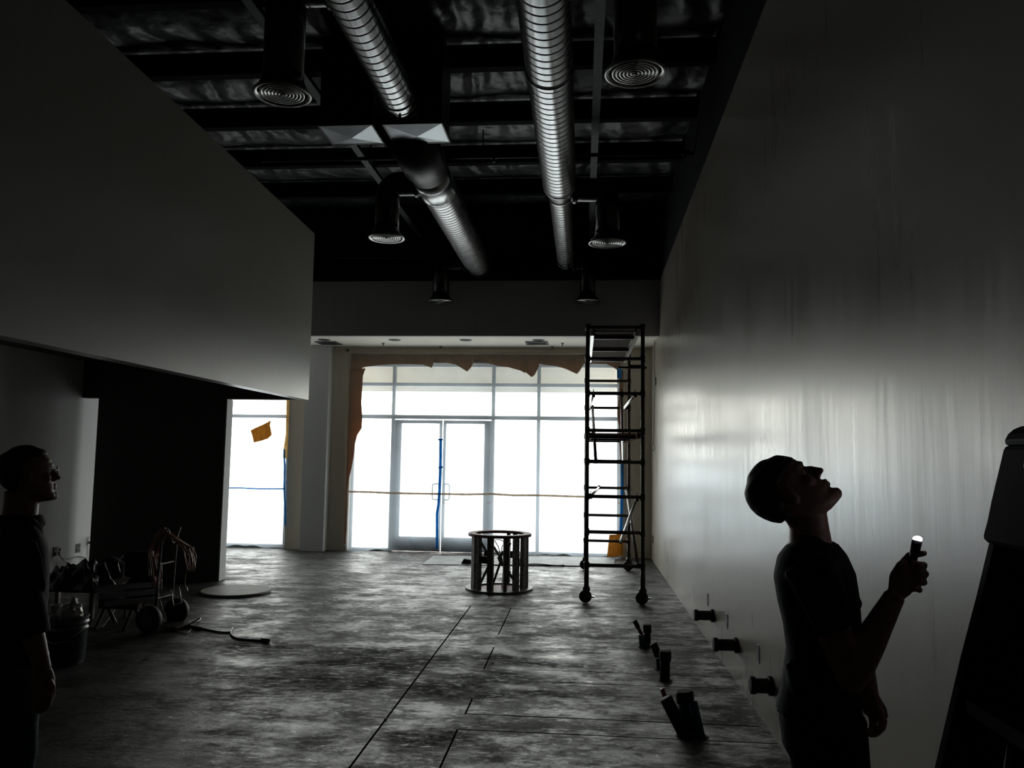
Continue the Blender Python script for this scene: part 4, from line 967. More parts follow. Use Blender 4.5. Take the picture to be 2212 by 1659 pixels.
# bench of boards under a black plastic heap
def clutter():
    # low trestle with boards
    Y0, Y1 = 7.4, 8.6
    xa = at(60, 1250, 8.0).x; xb = at(262, 1250, 8.0).x
    zt = 0.34
    g = thing('work_trestle', 'low dark work table loaded with site rubbish behind the man in glasses', 'table', ((xa+xb)/2, 8.0, 0))
    b = B(); box(b, xa, xb, 7.55, 8.5, zt-0.03, zt); obj('table_top', b, 'plywood', g)
    for x in (xa+0.06, xb-0.06):
        for y in (7.62, 8.42): b = B(); box(b, x-0.02, x+0.02, y-0.02, y+0.02, 0, zt-0.03); obj('leg', b, 'tube_dark', g)
    # heap of black polythene
    b = B()
    nx_, ny_ = 44, 30; X0, X1 = at(108, 1230, 7.9).x, at(246, 1250, 7.9).x
    gv_ = []
    rnd = random.Random(5); ph = [rnd.uniform(0, 6) for _ in range(6)]
    for j in range(ny_+1):
        row = []
        for i in range(nx_+1):
            u, v = i/nx_, j/ny_
            x = X0+(X1-X0)*u; y = 7.50+0.52*v
            e = min(1, 4*min(u, 1-u))**0.6*min(1, 3.5*min(v, 1-v))**0.6
            hgt = 0.30*(0.75+0.25*math.sin(u*5+ph[0]))*(1-0.35*u)*e
            hgt += e*0.045*math.sin(u*23+v*9+ph[1])*math.sin(v*14-u*6+ph[2])+e*0.02*math.sin(u*51+v*33)
            row.append(b.verts.new((x+0.03*math.sin(v*11+ph[3]), y+0.03*math.sin(u*13+ph[4]), zt+0.003+max(0.0, hgt))))
        gv_.append(row)
    for j in range(ny_):
        for i in range(nx_): b.faces.new((gv_[j][i], gv_[j][i+1], gv_[j+1][i+1], gv_[j+1][i]))
    base = [b.verts.new((v.co.x, v.co.y, zt+0.001)) for v in gv_[0]]
    tag(obj('plastic_heap', b, 'poly_black', smooth=True), 'crumpled heap of black plastic on the low work table', 'plastic sheeting')
    # bundle of lighter metal studs sticking out to the right below
    for k, (py0, py1, yy, lab) in enumerate(((1272, 1262, 7.62, 'silvery metal stud lying lengthwise, topmost of the bundle'), (1288, 1276, 7.50, 'silvery metal stud lying lengthwise, middle of the bundle'), (1304, 1292, 7.40, 'silvery metal stud lying lengthwise, bottom of the bundle'))):
        p = at(205+k*12, py0, yy-0.15); q2 = at(345+k*8, py1, yy+0.35)
        d_ = (q2-p).normalized(); s_ = Vector((0, 0, 0.02)); t_ = d_.cross(Vector((0, 0, 1))).normalized()*0.045
        b = B(); sec = [p-t_-s_, p+t_-s_, p+t_+s_, p+t_*0.9+s_, p+t_*0.9-s_*0.8, p-t_*0.9-s_*0.8, p-t_*0.9+s_, p-t_+s_]
        prism(b, sec, q2-p); tag(obj('metal_stud', b, 'box_duct'), lab, 'metal stud', 'bundle of metal studs by the cart')
    # sawhorse the studs rest on
    g = thing('sawhorse', 'low dark sawhorse under the bundle of metal studs', 'sawhorse', (at(290, 1330, 7.6).x, 7.6, 0))
    zb = 0.26; x0, x1 = at(215, 1330, 7.55).x, at(300, 1330, 7.55).x
    b = B(); box(b, x0, x1, 7.52, 7.60, zb-0.09, zb); obj('beam', b, 'plywood', g)
    for x in (x0+0.06, x1-0.06):
        for sg in (-1, 1): b = B(); tube(b, [(x, 7.56, zb-0.05), (x+0.0, 7.56+sg*0.16, 0.0)], 0.018, 8); obj('leg', b, 'tube_dark', g)
    # pail
    c = on_floor(141, 1432); r = 0.150
    zt_ = at(141, 1330, c.y).z
    g = thing('plastic_pail', 'grey plastic pail with a printed label, full of rubbish, next to the man in glasses', 'bucket', (c.x, c.y, 0))
    b = B(); lathe(b, (c.x, c.y, 0), [(r*0.84, 0), (r*0.86, 0.01), (r*0.95, zt_-0.10), (r*1.03, zt_-0.10), (r*1.03, zt_-0.085), (r*0.97, zt_-0.08), (r*0.98, zt_-0.055), (r*1.05, zt_-0.055), (r*1.05, zt_-0.04), (r, zt_-0.035), (r*1.01, zt_-0.006), (r*1.06, zt_-0.004), (r*1.06, zt_), (r*0.97, zt_), (r*0.93, 0.03), (0.01, 0.03)], n=40); pb = obj('bucket_body', b, 'bucket', g, smooth=True)
    b = B(); vs = []
    for k in range(15):
        a = math.radians(-100+k*7.5)
        vs.append((b.verts.new((c.x+(r*0.885)*math.cos(a), c.y+(r*0.885)*math.sin(a), 0.06)), b.verts.new((c.x+(r*0.945)*math.cos(a), c.y+(r*0.945)*math.sin(a), zt_-0.13))))
    for k in range(14): b.faces.new((vs[k][0], vs[k+1][0], vs[k+1][1], vs[k][1]))
    lb = obj('label_wrap', b, 'label_white', g)
    b = B()
    for j, zz in enumerate((0.18, 0.155, 0.12, 0.105, 0.09)):
        for k in range(3+j % 2):
            a = math.radians(-45+k*9); rr_ = r*0.945+0.004; t0 = Vector((math.cos(a), math.sin(a), 0)); t1 = Vector((math.cos(a+0.11), math.sin(a+0.11), 0)); o_ = Vector((c.x, c.y, zz))
            hh = 0.012 if j < 2 else 0.004
            prism(b, [o_+t0*rr_, o_+t1*rr_, o_+t1*rr_+Vector((0, 0, hh)), o_+t0*rr_+Vector((0, 0, hh))], (t0+t1)*0.0008)
    obj('label_print', b, 'ink', g)
    b = B(); pts = [Vector((c.x+r*1.07*math.cos(math.radians(a)), c.y+r*1.07*math.sin(math.radians(a)), zt_-0.06-0.10*math.sin(math.radians(a+180)) if False else zt_-0.06-0.12*max(0, -math.sin(math.radians(a))))) for a in range(-180, 1, 15)]; tube(b, pts, 0.004, 6); obj('bail_handle', b, 'tube_silver', g, smooth=True)
    b = B(); ball(b, (c.x+0.02, c.y, zt_+0.02), 0.085, 16, (1.2, 1.1, 0.9)); 
    for v in b.verts: v.co += Vector((random.uniform(-1, 1), random.uniform(-1, 1), random.uniform(-1, 1)))*0.012
    for k in range(1): prism(b, [Vector((c.x+0.0, c.y, zt_+0.05)), Vector((c.x+0.07, c.y+0.01, zt_+0.02)), Vector((c.x+0.05, c.y, zt_+0.14)), Vector((c.x+0.02, c.y, zt_+0.15))], (0, 0.03, 0))
    tag(obj('crumpled_bag', b, 'clear_bag'), 'crumpled clear bag stuffed in the top of the pail', 'bag')
    # paper cup behind the man
    p = at(117, 1322, 6.5); b = B()
    zc_ = p.z
    # stool-like box carrying the cup
    gb = B(); box(gb, p.x-0.16, p.x+0.14, 6.40, 6.68, 0, zc_-0.06); tag(obj('carton', gb, 'jacket', bevel=0.004), 'low dark carton behind the pail carrying a white cup', 'box')
    lathe(b, (p.x, 6.52, zc_-0.06), [(0.030, 0), (0.043, 0.11), (0.046, 0.112), (0.046, 0.118), (0.040, 0.118), (0.028, 0.006)], n=24); tag(obj('paper_cup', b, 'cup', smooth=True), 'white paper cup beside the man in glasses, above the pail', 'cup')
    # folded card on floor
    p = on_floor(205, 1354); q2 = on_floor(232, 1330)
    b = B(); a_ = Vector((p.x-0.04, p.y-0.05, 0.006)); c_ = Vector((p.x+0.10, p.y-0.03, 0.006)); d_ = Vector((q2.x+0.10, q2.y+0.02, 0.10)); e_ = Vector((q2.x-0.04, q2.y, 0.07))
    prism(b, [a_, c_, d_, e_], (0, 0, 0.006)); tag(obj('cardboard_scrap', b, 'cup'), 'pale folded card scrap tilted on the floor under the studs', 'card')
    # dark tool bag far behind
    b = B(); p = at(240, 1212, 8.3)
    ball(b, (p.x, 8.27, zt+0.10), 0.16, 18, (1.2, 0.75, 0.75))
    for v in b.verts:
        v.co += Vector((math.sin(v.co.z*40), 0, math.sin(v.co.x*31)))*0.012
        v.co.z = max(v.co.z, zt+0.004)
    tag(obj('tool_bag', b, 'jacket', smooth=True), 'slumped dark cloth bag at the right end of the low work table', 'bag')
clutter()

# left wall outlets and rough-in
for px, py, lab in ((121, 1191, 'dark outlet low on the left wall in shade, with loose wires'), (168, 1184, 'dark outlet low on the lit strip of the left wall')):
    plate(px, py, lab, X=LW, s=1, w=0.09, h=0.12)
p = on_x(192, 1172, LW)
g = thing('water_valve', 'small chrome valve on the lit left wall at the partition edge', 'valve', p)
b = B(); tube(b, [(LW, p.y, p.z), (LW+0.07, p.y, p.z)], 0.018, 12); tube(b, [(LW+0.05, p.y-0.0, p.z-0.03), (LW+0.05, p.y, p.z+0.06)], 0.022, 12); obj('body', b, 'box_metal', g, smooth=True)
b = B(); lathe(b, (LW+0.05, p.y, p.z+0.07), [(0.03, 0), (0.034, 0.006), (0.03, 0.014)], n=16); obj('knob', b, 'black_steel', g)
b = B(); tube(b, bez([(LW+0.05, p.y, p.z-0.03), (LW+0.06, p.y+0.03, p.z-0.15), (LW+0.05, p.y+0.06, p.z-0.35)], 5), 0.012, 8); obj('supply_hose', b, 'wire', g, smooth=True)
b = B(); tube(b, bez([on_x(126, 1192, LW+0.02), on_x(133, 1205, LW+0.04), on_x(150, 1206, LW+0.03), on_x(170, 1202, LW+0.03), on_x(186, 1206, LW+0.03)], 5), 0.006, 6)
tube(b, bez([on_x(127, 1190, LW+0.03), on_x(131, 1184, LW+0.05), on_x(129, 1198, LW+0.05), on_x(138, 1211, LW+0.03), on_x(150, 1218, LW+0.03)], 5), 0.005, 6)
tag(obj('loose_wire', b, 'wire', smooth=True), 'loose thin wires drooping from the shaded outlet on the left wall', 'wire')

# ------------------------------------------------------------------ stepladder cut by the right edge
def ladder():
    Y = 1.95; t = 0.07
    g = thing('stepladder', 'dark stepladder with a rounded black cap, cut off by the right edge of the photo', 'ladder', (0.85, Y, 0))
    def A(px, py): return at(px, py, Y)
    zt = A(2200, 921).z
    out = [A(2135, 1172), A(2107, 1289), A(2074, 1415), A(2018, 1655)]
    sl = (out[3]-out[2])/(out[3].z-out[2].z); foot = out[3]+sl*(0.0-out[3].z)
    inn = [A(2150, 1672), A(2182, 1476), A(2225, 1330)]
    sli = (inn[0]-inn[1])/(inn[0].z-inn[1].z); footi = inn[0]+sli*(0.0-inn[0].z)
    footi.x = min(footi.x, foot.x+0.16)
    right = 1.15
    for yy, nm in ((Y-0.03, 'front_rail'), (Y-0.40, 'front_rail')):
        off = Vector((0, yy-Y, 0))
        b = B(); prism(b, [p+off for p in out]+[foot+off, footi+off]+[p+off for p in inn]+[A(2260, 1172)+off], (0, 0.03, 0)); obj(nm, b, 'fibreglass', g, bevel=0.004)
        b = B(); prism(b, [Vector((right-0.36, yy, 0)), Vector((right, yy, 0)), Vector((right, yy, 1.30)), Vector((right-0.14, yy, 1.42))], (0, 0.03, 0)); obj('rear_rail', b, 'fibreglass', g, bevel=0.004)
    # moulded head with a flared lower lip, and the rounded black cap
    hp = [A(2117, 1165), A(2128, 1125), A(2137, 1080), A(2149, 1030), A(2159, 988), A(2165, 962), A(2290, 958), A(2320, 1185), A(2140, 1176)]
    b = B(); prism(b, hp, (0, -0.42, 0)); hd = obj('head_bracket', b, 'fibreglass', g, bevel=0.012)
    cp = [A(2165, 964), A(2166, 950), A(2172, 938), A(2184, 928), A(2198, 922), A(2215, 919), A(2250, 919), A(2285, 930), A(2292, 962)]
    b = B(); prism(b, cp, (0, -0.43, 0)); obj('top_cap', b, 'cap_black', g, bevel=0.012)
    b = B(); c = A(2157, 1008)+Vector((0.001, -0.12, 0)); ball(b, c, 0.014, 14, (0.4, 0.8, 1.4)); obj('highlight_spot', b, 'tube_silver', g, smooth=True)  # oval highlight on the ladder head, modelled as a small silver bead
    for z in (0.3, 0.6, 0.9, 1.15):
        f = foot+(out[3]-foot)*(z/out[3].z) if z < out[3].z else out[2]+(out[1]-out[2])*((z-out[2].z)/(out[1].z-out[2].z)) 
        b = B(); box(b, f.x+0.02, f.x+0.11, Y-0.40, Y-0.03, z, z+0.03); obj('step', b, 'fibreglass', g)
ladder()

# ------------------------------------------------------------------ people
def remesh(o, vox, smooth=4, fac=0.5):
    md = o.modifiers.new('join', 'REMESH'); md.mode = 'VOXEL'; md.voxel_size = vox; md.use_smooth_shade = True
    if smooth:
        s = o.modifiers.new('soft', 'SMOOTH'); s.iterations = smooth; s.factor = fac
    return o
def ring_loft(bm, rings, n=28, power=2.3):
    """rings: (center Vector, axis a Vector half-extent, axis b Vector half-extent)"""
    R = []
    for c, a, b_ in rings:
        row = []
        for k in range(n):
            t = 2*math.pi*k/n; ct, st = math.cos(t), math.sin(t)
            ct = math.copysign(abs(ct)**(2/power), ct); st = math.copysign(abs(st)**(2/power), st)
            row.append(bm.verts.new(c+a*ct+b_*st))
        R.append(row)
    for i in range(len(R)-1):
        for k in range(n): bm.faces.new((R[i][k], R[i][(k+1) % n], R[i+1][(k+1) % n], R[i+1][k]))
    bm.faces.new(R[0][::-1]); bm.faces.new(R[-1])

# head stations: z, front, back, half width
HEADST = [(-0.118, 0.080, 0.035, 0.020), (-0.110, 0.092, 0.010, 0.036), (-0.095, 0.094, -0.02, 0.048), (-0.078, 0.086, -0.040, 0.056), (-0.060, 0.090, -0.055, 0.061), (-0.040, 0.088, -0.076, 0.066),
          (-0.015, 0.082, -0.092, 0.071), (0.008, 0.079, -0.100, 0.074), (0.030, 0.090, -0.104, 0.077), (0.055, 0.088, -0.102, 0.077), (0.080, 0.074, -0.092, 0.070), (0.100, 0.050, -0.070, 0.055), (0.113, 0.022, -0.042, 0.034), (0.119, 0.0, -0.018, 0.012)]
def head_mesh(bm, c, fwd, up, side, s=1.0, skip_nose=False):
    ring_loft(bm, [(c+up*(z*s)+fwd*((f+b_)/2*s), fwd*((f-b_)/2*s), side*(w*s)) for z, f, b_, w in HEADST], 32, 2.25)
    def P(f, z, w=0.0): return c+fwd*(f*s)+up*(z*s)+side*(w*s)
    # nose as a wedge
    ring_loft(bm, [(P(0.078, 0.018), fwd*0.010*s, side*0.008*s), (P(0.090, 0.004), fwd*0.012*s, side*0.010*s), (P(0.099, -0.014), fwd*0.013*s, side*0.013*s), (P(0.104, -0.026), fwd*0.015*s, side*0.016*s), (P(0.100, -0.034), fwd*0.014*s, side*0.016*s)], 14)
    for w in (-0.013, 0.013): ball(bm, P(0.094, -0.030, w), 0.008*s, 10)
    # lips and chin, brow, cheeks
    tube(bm, [P(0.080, -0.056, -0.022), P(0.0935, -0.054, -0.008), P(0.0935, -0.054, 0.008), P(0.080, -0.056, 0.022)], [0.004*s, 0.0062*s, 0.0062*s, 0.004*s], 8)
    tube(bm, [P(0.080, -0.066, -0.019), P(0.0915, -0.067, -0.006), P(0.0915, -0.067, 0.006), P(0.080, -0.066, 0.019)], [0.004*s, 0.0068*s, 0.0068*s, 0.004*s], 8)
    ball(bm, P(0.082, -0.100), 0.019*s, 12)
    tube(bm, [P(0.062, 0.030, -0.05), P(0.084, 0.033, -0.025), P(0.088, 0.031, 0), P(0.084, 0.033, 0.025), P(0.062, 0.030, 0.05)], 0.009*s, 8)
    for w in (-1, 1):
        ball(bm, P(0.060, -0.018, 0.040*w), 0.022*s, 10)
        # ear
        ball(bm, P(-0.005, -0.008, 0.076*w), 0.030*s, 12, (1, 1, 1), Matrix((fwd*0.55, side*0.28, up*1.0)).transposed())
    return P
def hair_mesh(bm, c, fwd, up, side, s=1.0, hairline=0.055, nape=-0.055, th=0.010):
    rows = []
    for z, f, b_, w in HEADST:
        if z < nape: continue
        if z < hairline:      # sides and back only: stop ahead of the ear
            front = 0.015 if z > -0.01 else -0.03
        else: front = f*0.97+th*0.5
        e = th*0.9 if z > 0.095 else 0.0; rows.append((z, front+e, b_-th-e*0.6, w+th*0.75+e*0.6))
    z, f, b_, w = rows[-1]; rows[-1] = (z+th*0.35, 0.012+th, -0.034-th, 0.034); rows.append((z+th*0.75, 0.004, -0.022, 0.014))
    ring_loft(bm, [(c+up*(z*s)+fwd*((f+b_)/2*s), fwd*((f-b_)/2*s), side*(w*s)) for z, f, b_, w in rows], 32, 2.25)
def finger(bm, pts, r0, r1):
    n = len(pts); tube(bm, pts, [r0+(r1-r0)*i/(n-1) for i in range(n)], 10)
    ball(bm, pts[-1], r1*1.0, 10)

def man_right():
    Y0 = 2.50; FX = Vector((0.962, -0.272, 0)); SD = Vector((0.272, 0.962, 0)); UP = Vector((0, 0, 1))
    def A(px, py, dy=0.0): return at(px, py, Y0)+SD*dy
    px_m = FPX/Y0*1.035
    foot = A(1770, 1500); root = thing('person', 'man in dark T-shirt head tilted back, shining a small torch upward', 'person', (foot.x, Y0, 0))
    body = B()
    # head
    ang = math.radians(51)
    fwd = FX*math.cos(ang)+UP*math.sin(ang); up = -FX*math.sin(ang)+UP*math.cos(ang)
    hc = A(1706, 1064); S = 1.0
    P = head_mesh(body, hc, fwd, up, SD, S)
    # neck
    ring_loft(body, [(A(1722, 1085), FX*0.060+UP*0.02, SD*0.055), (A(1738, 1110), FX*0.062+UP*0.012, SD*0.054), (A(1748, 1140), FX*0.057, SD*0.056), (A(1750, 1170), FX*0.062, SD*0.075), (A(1752, 1195), FX*0.08, SD*0.10)], 24)
    def tr(py, xl, xr, hw, g=0.0):
        a = A(xl, py); c = A(xr, py); return ((a+c)/2, (c-a)/2*(1+g)-Vector((0, 0, 0)), SD*hw*(1+g))
    T = [(1163, 1722, 1784, 0.085), (1178, 1697, 1812, 0.135), (1200, 1680, 1830, 0.18), (1240, 1672, 1848, 0.195), (1290, 1680, 1856, 0.185), (1340, 1692, 1860, 0.172), (1395, 1699, 1862, 0.163), (1445, 1692, 1864, 0.163), (1490, 1684, 1862, 0.170), (1530, 1682, 1862, 0.175), (1575, 1688, 1868, 0.172)]
    ring_loft(body, [tr(*t, -0.06) for t in T], 32)
    def leg(bm, sgn, k, vis=0):
        dy = sgn*0.095
        hip = A(1775+sgn*-4, 1545, dy); hb = Vector((hip.x, hip.y, 0)); kn = hb+FX*(0.05+0.02*sgn)+UP*0.50; an = hb+FX*(-0.02+0.03*sgn)+UP*0.09
        ring_loft(bm, [(hip+Vector((0, 0, 0.03)), FX*0.108*k, SD*0.088*k), (hip-Vector((-0.015, 0, 0.12)), FX*0.100*k, SD*0.083*k), ((hip+kn)/2+Vector((0.015, 0, -0.03)), FX*0.082*k, SD*0.072*k), (kn, FX*0.062*k, SD*0.058*k), (kn-Vector((0.02, 0, 0.15)), FX*0.062*k, SD*0.055*k), (an+Vector((0, 0, 0.08)), FX*0.045*k, SD*0.042*k), (an-Vector((0, 0, 0.03)), FX*0.045*k, SD*0.042*k)], 22)
        return an
    ankles = [leg(body, s, 0.92) for s in (-1, 1)]
    # raised near arm
    sh = A(1752, 1222, -0.185); el = A(1832, 1424, -0.20); wr = A(1922, 1268, -0.165)
    tube(body, bez([sh, sh.lerp(el, .5), el], 4), [0.055-0.014*i/8 for i in range(9)], 16)
    ball(body, el, 0.043, 14)
    f1 = el.lerp(wr, .25)
    tube(body, bez([el, f1, el.lerp(wr, .65), wr], 4), [0.040, 0.043, 0.046, 0.046, 0.045, 0.044, 0.042, 0.039, 0.036, 0.034, 0.031, 0.029, 0.028], 16)
    # hand: palm, four fingers closed round the torch, thumb on top
    def H(px, py, dy): return A(px, py, dy)
    ring_loft(body, [(H(1922, 1268, -0.165), (H(1936, 1278, -0.165)-H(1908, 1258, -0.165))/2, SD*0.020), (H(1932, 1246, -0.16), (H(1952, 1268, -0.16)-H(1910, 1226, -0.16))/2, SD*0.021), (H(1945, 1228, -0.158), (H(1962, 1258, -0.158)-H(1926, 1202, -0.158))/2, SD*0.020), (H(1955, 1222, -0.158), (H(1966, 1252, -0.158)-H(1946, 1194, -0.158))/2, SD*0.015)], 20)
    for (m0, p0_, d0, t0, r) in (((1954, 1202), (1981, 1206), (1981, 1209), (1962, 1208), 0.0105), ((1958, 1218), (1984, 1224), (1983, 1226), (1963, 1222), 0.0105), ((1957, 1234), (1981, 1241), (1980, 1242), (1960, 1237), 0.010), ((1950, 1248), (1972, 1257), (1971, 1257), (1955, 1251), 0.0088)):
        finger(body, [H(*m0, -0.168), H((m0[0]+p0_[0])/2, (m0[1]+p0_[1])/2, -0.176), H(*p0_, -0.166), H(p0_[0]+1, d0[1], -0.150), H(*d0, -0.138), H((d0[0]+t0[0])/2, (d0[1]+t0[1])/2, -0.126), H(*t0, -0.128)], r, r*0.86)
    finger(body, [H(1928, 1232, -0.140), H(1940, 1208, -0.128), H(1955, 1190, -0.126), H(1970, 1187, -0.133), H(1984, 1184, -0.140)], 0.0145, 0.0085)
    # hanging far arm
    sh2 = A(1770, 1225, 0.19); el2 = A(1852, 1415, 0.21); wr2 = A(1889, 1545, 0.20)
    tube(body, bez([sh2, sh2.lerp(el2, .5), el2, el2.lerp(wr2, .5), wr2], 3), [0.056, 0.052, 0.049, 0.046, 0.044, 0.042, 0.042, 0.041, 0.040, 0.038, 0.034, 0.030, 0.027], 16)
    ring_loft(body, [(A(1889, 1545, .20), FX*0.030, SD*0.020), (A(1897, 1568, .20), FX*0.038, SD*0.019), (A(1903, 1590, .20), FX*0.036, SD*0.017)], 18)
    for (pp, r) in ((((1918, 1588), (1922, 1604), (1918, 1618), (1909, 1624)), 0.0105), (((1909, 1592), (1913, 1612), (1908, 1628), (1898, 1632)), 0.0105), (((1899, 1592), (1902, 1614), (1898, 1630), (1889, 1632)), 0.010), (((1890, 1590), (1892, 1608), (1888, 1622), (1882, 1624)), 0.009)):
        dys = 0.20
        finger(body, [A(*q, dys-0.004*i) for i, q in enumerate(pp)], r, r*0.85)
    finger(body, [A(1900, 1562, .185), A(1912, 1578, .172), A(1913, 1596, .165), A(1909, 1606, .165)], 0.013, 0.009)
    for an, s in zip(ankles, (-1, 1)):
        ring_loft(body, [((Vector((an.x, an.y, 0.05))+FX*(-0.03)), UP*0.04, SD*0.035), ((Vector((an.x, an.y, 0.04))+FX*(+0.08)), UP*0.035, SD*0.042), ((Vector((an.x, an.y, 0.03))+FX*(+0.17)), UP*0.022, SD*0.042), ((Vector((an.x, an.y, 0.025))+FX*(+0.20)), UP*0.012, SD*0.03)], 16)
    ob = obj('body', body, 'skin', root); remesh(ob, 0.0042, 3)
    # hair
    b = B(); hair_mesh(b, hc, fwd, up, SD, S, 0.050, -0.05, 0.012); remesh(obj('hair', b, 'hair', root), 0.005, 7)
    for w in (-0.031, 0.031):
        b = B(); ball(b, P(0.0685, 0.008, w), 0.0115, 12); obj('eye', b, 'eye', root, smooth=True)
    # T-shirt
    b = B(); ring_loft(b, [tr(*t, 0.015) for t in [(1152, 1712, 1787, 0.07)]+T[:9]+[(1522, 1676, 1866, 0.178)]], 36)
    tube(b, bez([A(1752, 1212, -0.16), A(1768, 1250, -0.185), A(1802, 1330, -0.20)], 4), [0.078, 0.075, 0.072, 0.069, 0.067, 0.065, 0.063, 0.062, 0.062], 18)
    tube(b, bez([A(1768, 1212, 0.16), A(1790, 1260, 0.19), A(1828, 1345, 0.21)], 4), [0.078, 0.075, 0.072, 0.069, 0.067, 0.065, 0.063, 0.062, 0.062], 18)
    for k in range(7):   # folds over the belt at the back
        tube(b, bez([A(1703+k, 1420+14*k, -0.10+0.01*k), A(1714+2*k, 1430+12*k, -0.14), A(1740+k*3, 1420+15*k, -0.160)], 3), 0.010, 6)
    ts = obj('t_shirt', b, 'tee', root); remesh(ts, 0.007, 4)
    b = B(); ring_loft(b, [tr(*t, 0.0) for t in ((1505, 1684, 1861, 0.172), (1530, 1681, 1863, 0.178), (1575, 1686, 1869, 0.178), (1600, 1689, 1875, 0.175))], 32)
    for s in (-1, 1): leg(b, s, 1.06)
    remesh(obj('trousers', b, 'trousers', root), 0.009, 4)
    for an, s in zip(ankles, (-1, 1)):
        b = B(); ring_loft(b, [((Vector((an.x, an.y, 0.045))+FX*(-0.065)), UP*0.044, SD*0.034), ((Vector((an.x, an.y, 0.055))+FX*(-0.03)), UP*0.054, SD*0.044), ((Vector((an.x, an.y, 0.052))+FX*(+0.06)), UP*0.051, SD*0.047), ((Vector((an.x, an.y, 0.038))+FX*(+0.16)), UP*0.037, SD*0.052), ((Vector((an.x, an.y, 0.028))+FX*(+0.225)), UP*0.026, SD*0.036)], 22)
        obj('shoe', b, 'shoe', root, smooth=True)
    # torch held in the hand
    a, c = H(1953, 1228, -0.142), H(1969, 1158, -0.142); d = (c-a).normalized()
    g = thing('pocket_torch', 'small lit pocket torch held up in the fist of the man looking up', 'torch', a)
    b = B(); L = (c-a).length; lathe(b, a, [(0.0105, -0.005), (0.0115, 0), (0.0115, L*0.6), (0.0135, L*0.66), (0.0135, L), (0.0115, L)], d, 20); obj('barrel', b, 'torch', g, smooth=True)
    b = B(); ball(b, c+d*0.004, 0.0125, 14, (1, 1, 0.7)); obj('lens', b, 'led', g, smooth=True)
    l = bpy.data.lights.new('torch_beam', 'SPOT'); l.energy = 1.5; l.color = (0.85, 0.88, 1.0); l.spot_size = math.radians(100); l.spot_blend = 0.6; l.shadow_soft_size = 0.012
    lo = bpy.data.objects.new('torch_beam', l); col.objects.link(lo); lo.location = c+d*0.03; lo.rotation_mode = 'QUATERNION'; lo.rotation_quaternion = d.to_track_quat('-Z', 'Y')
man_right()

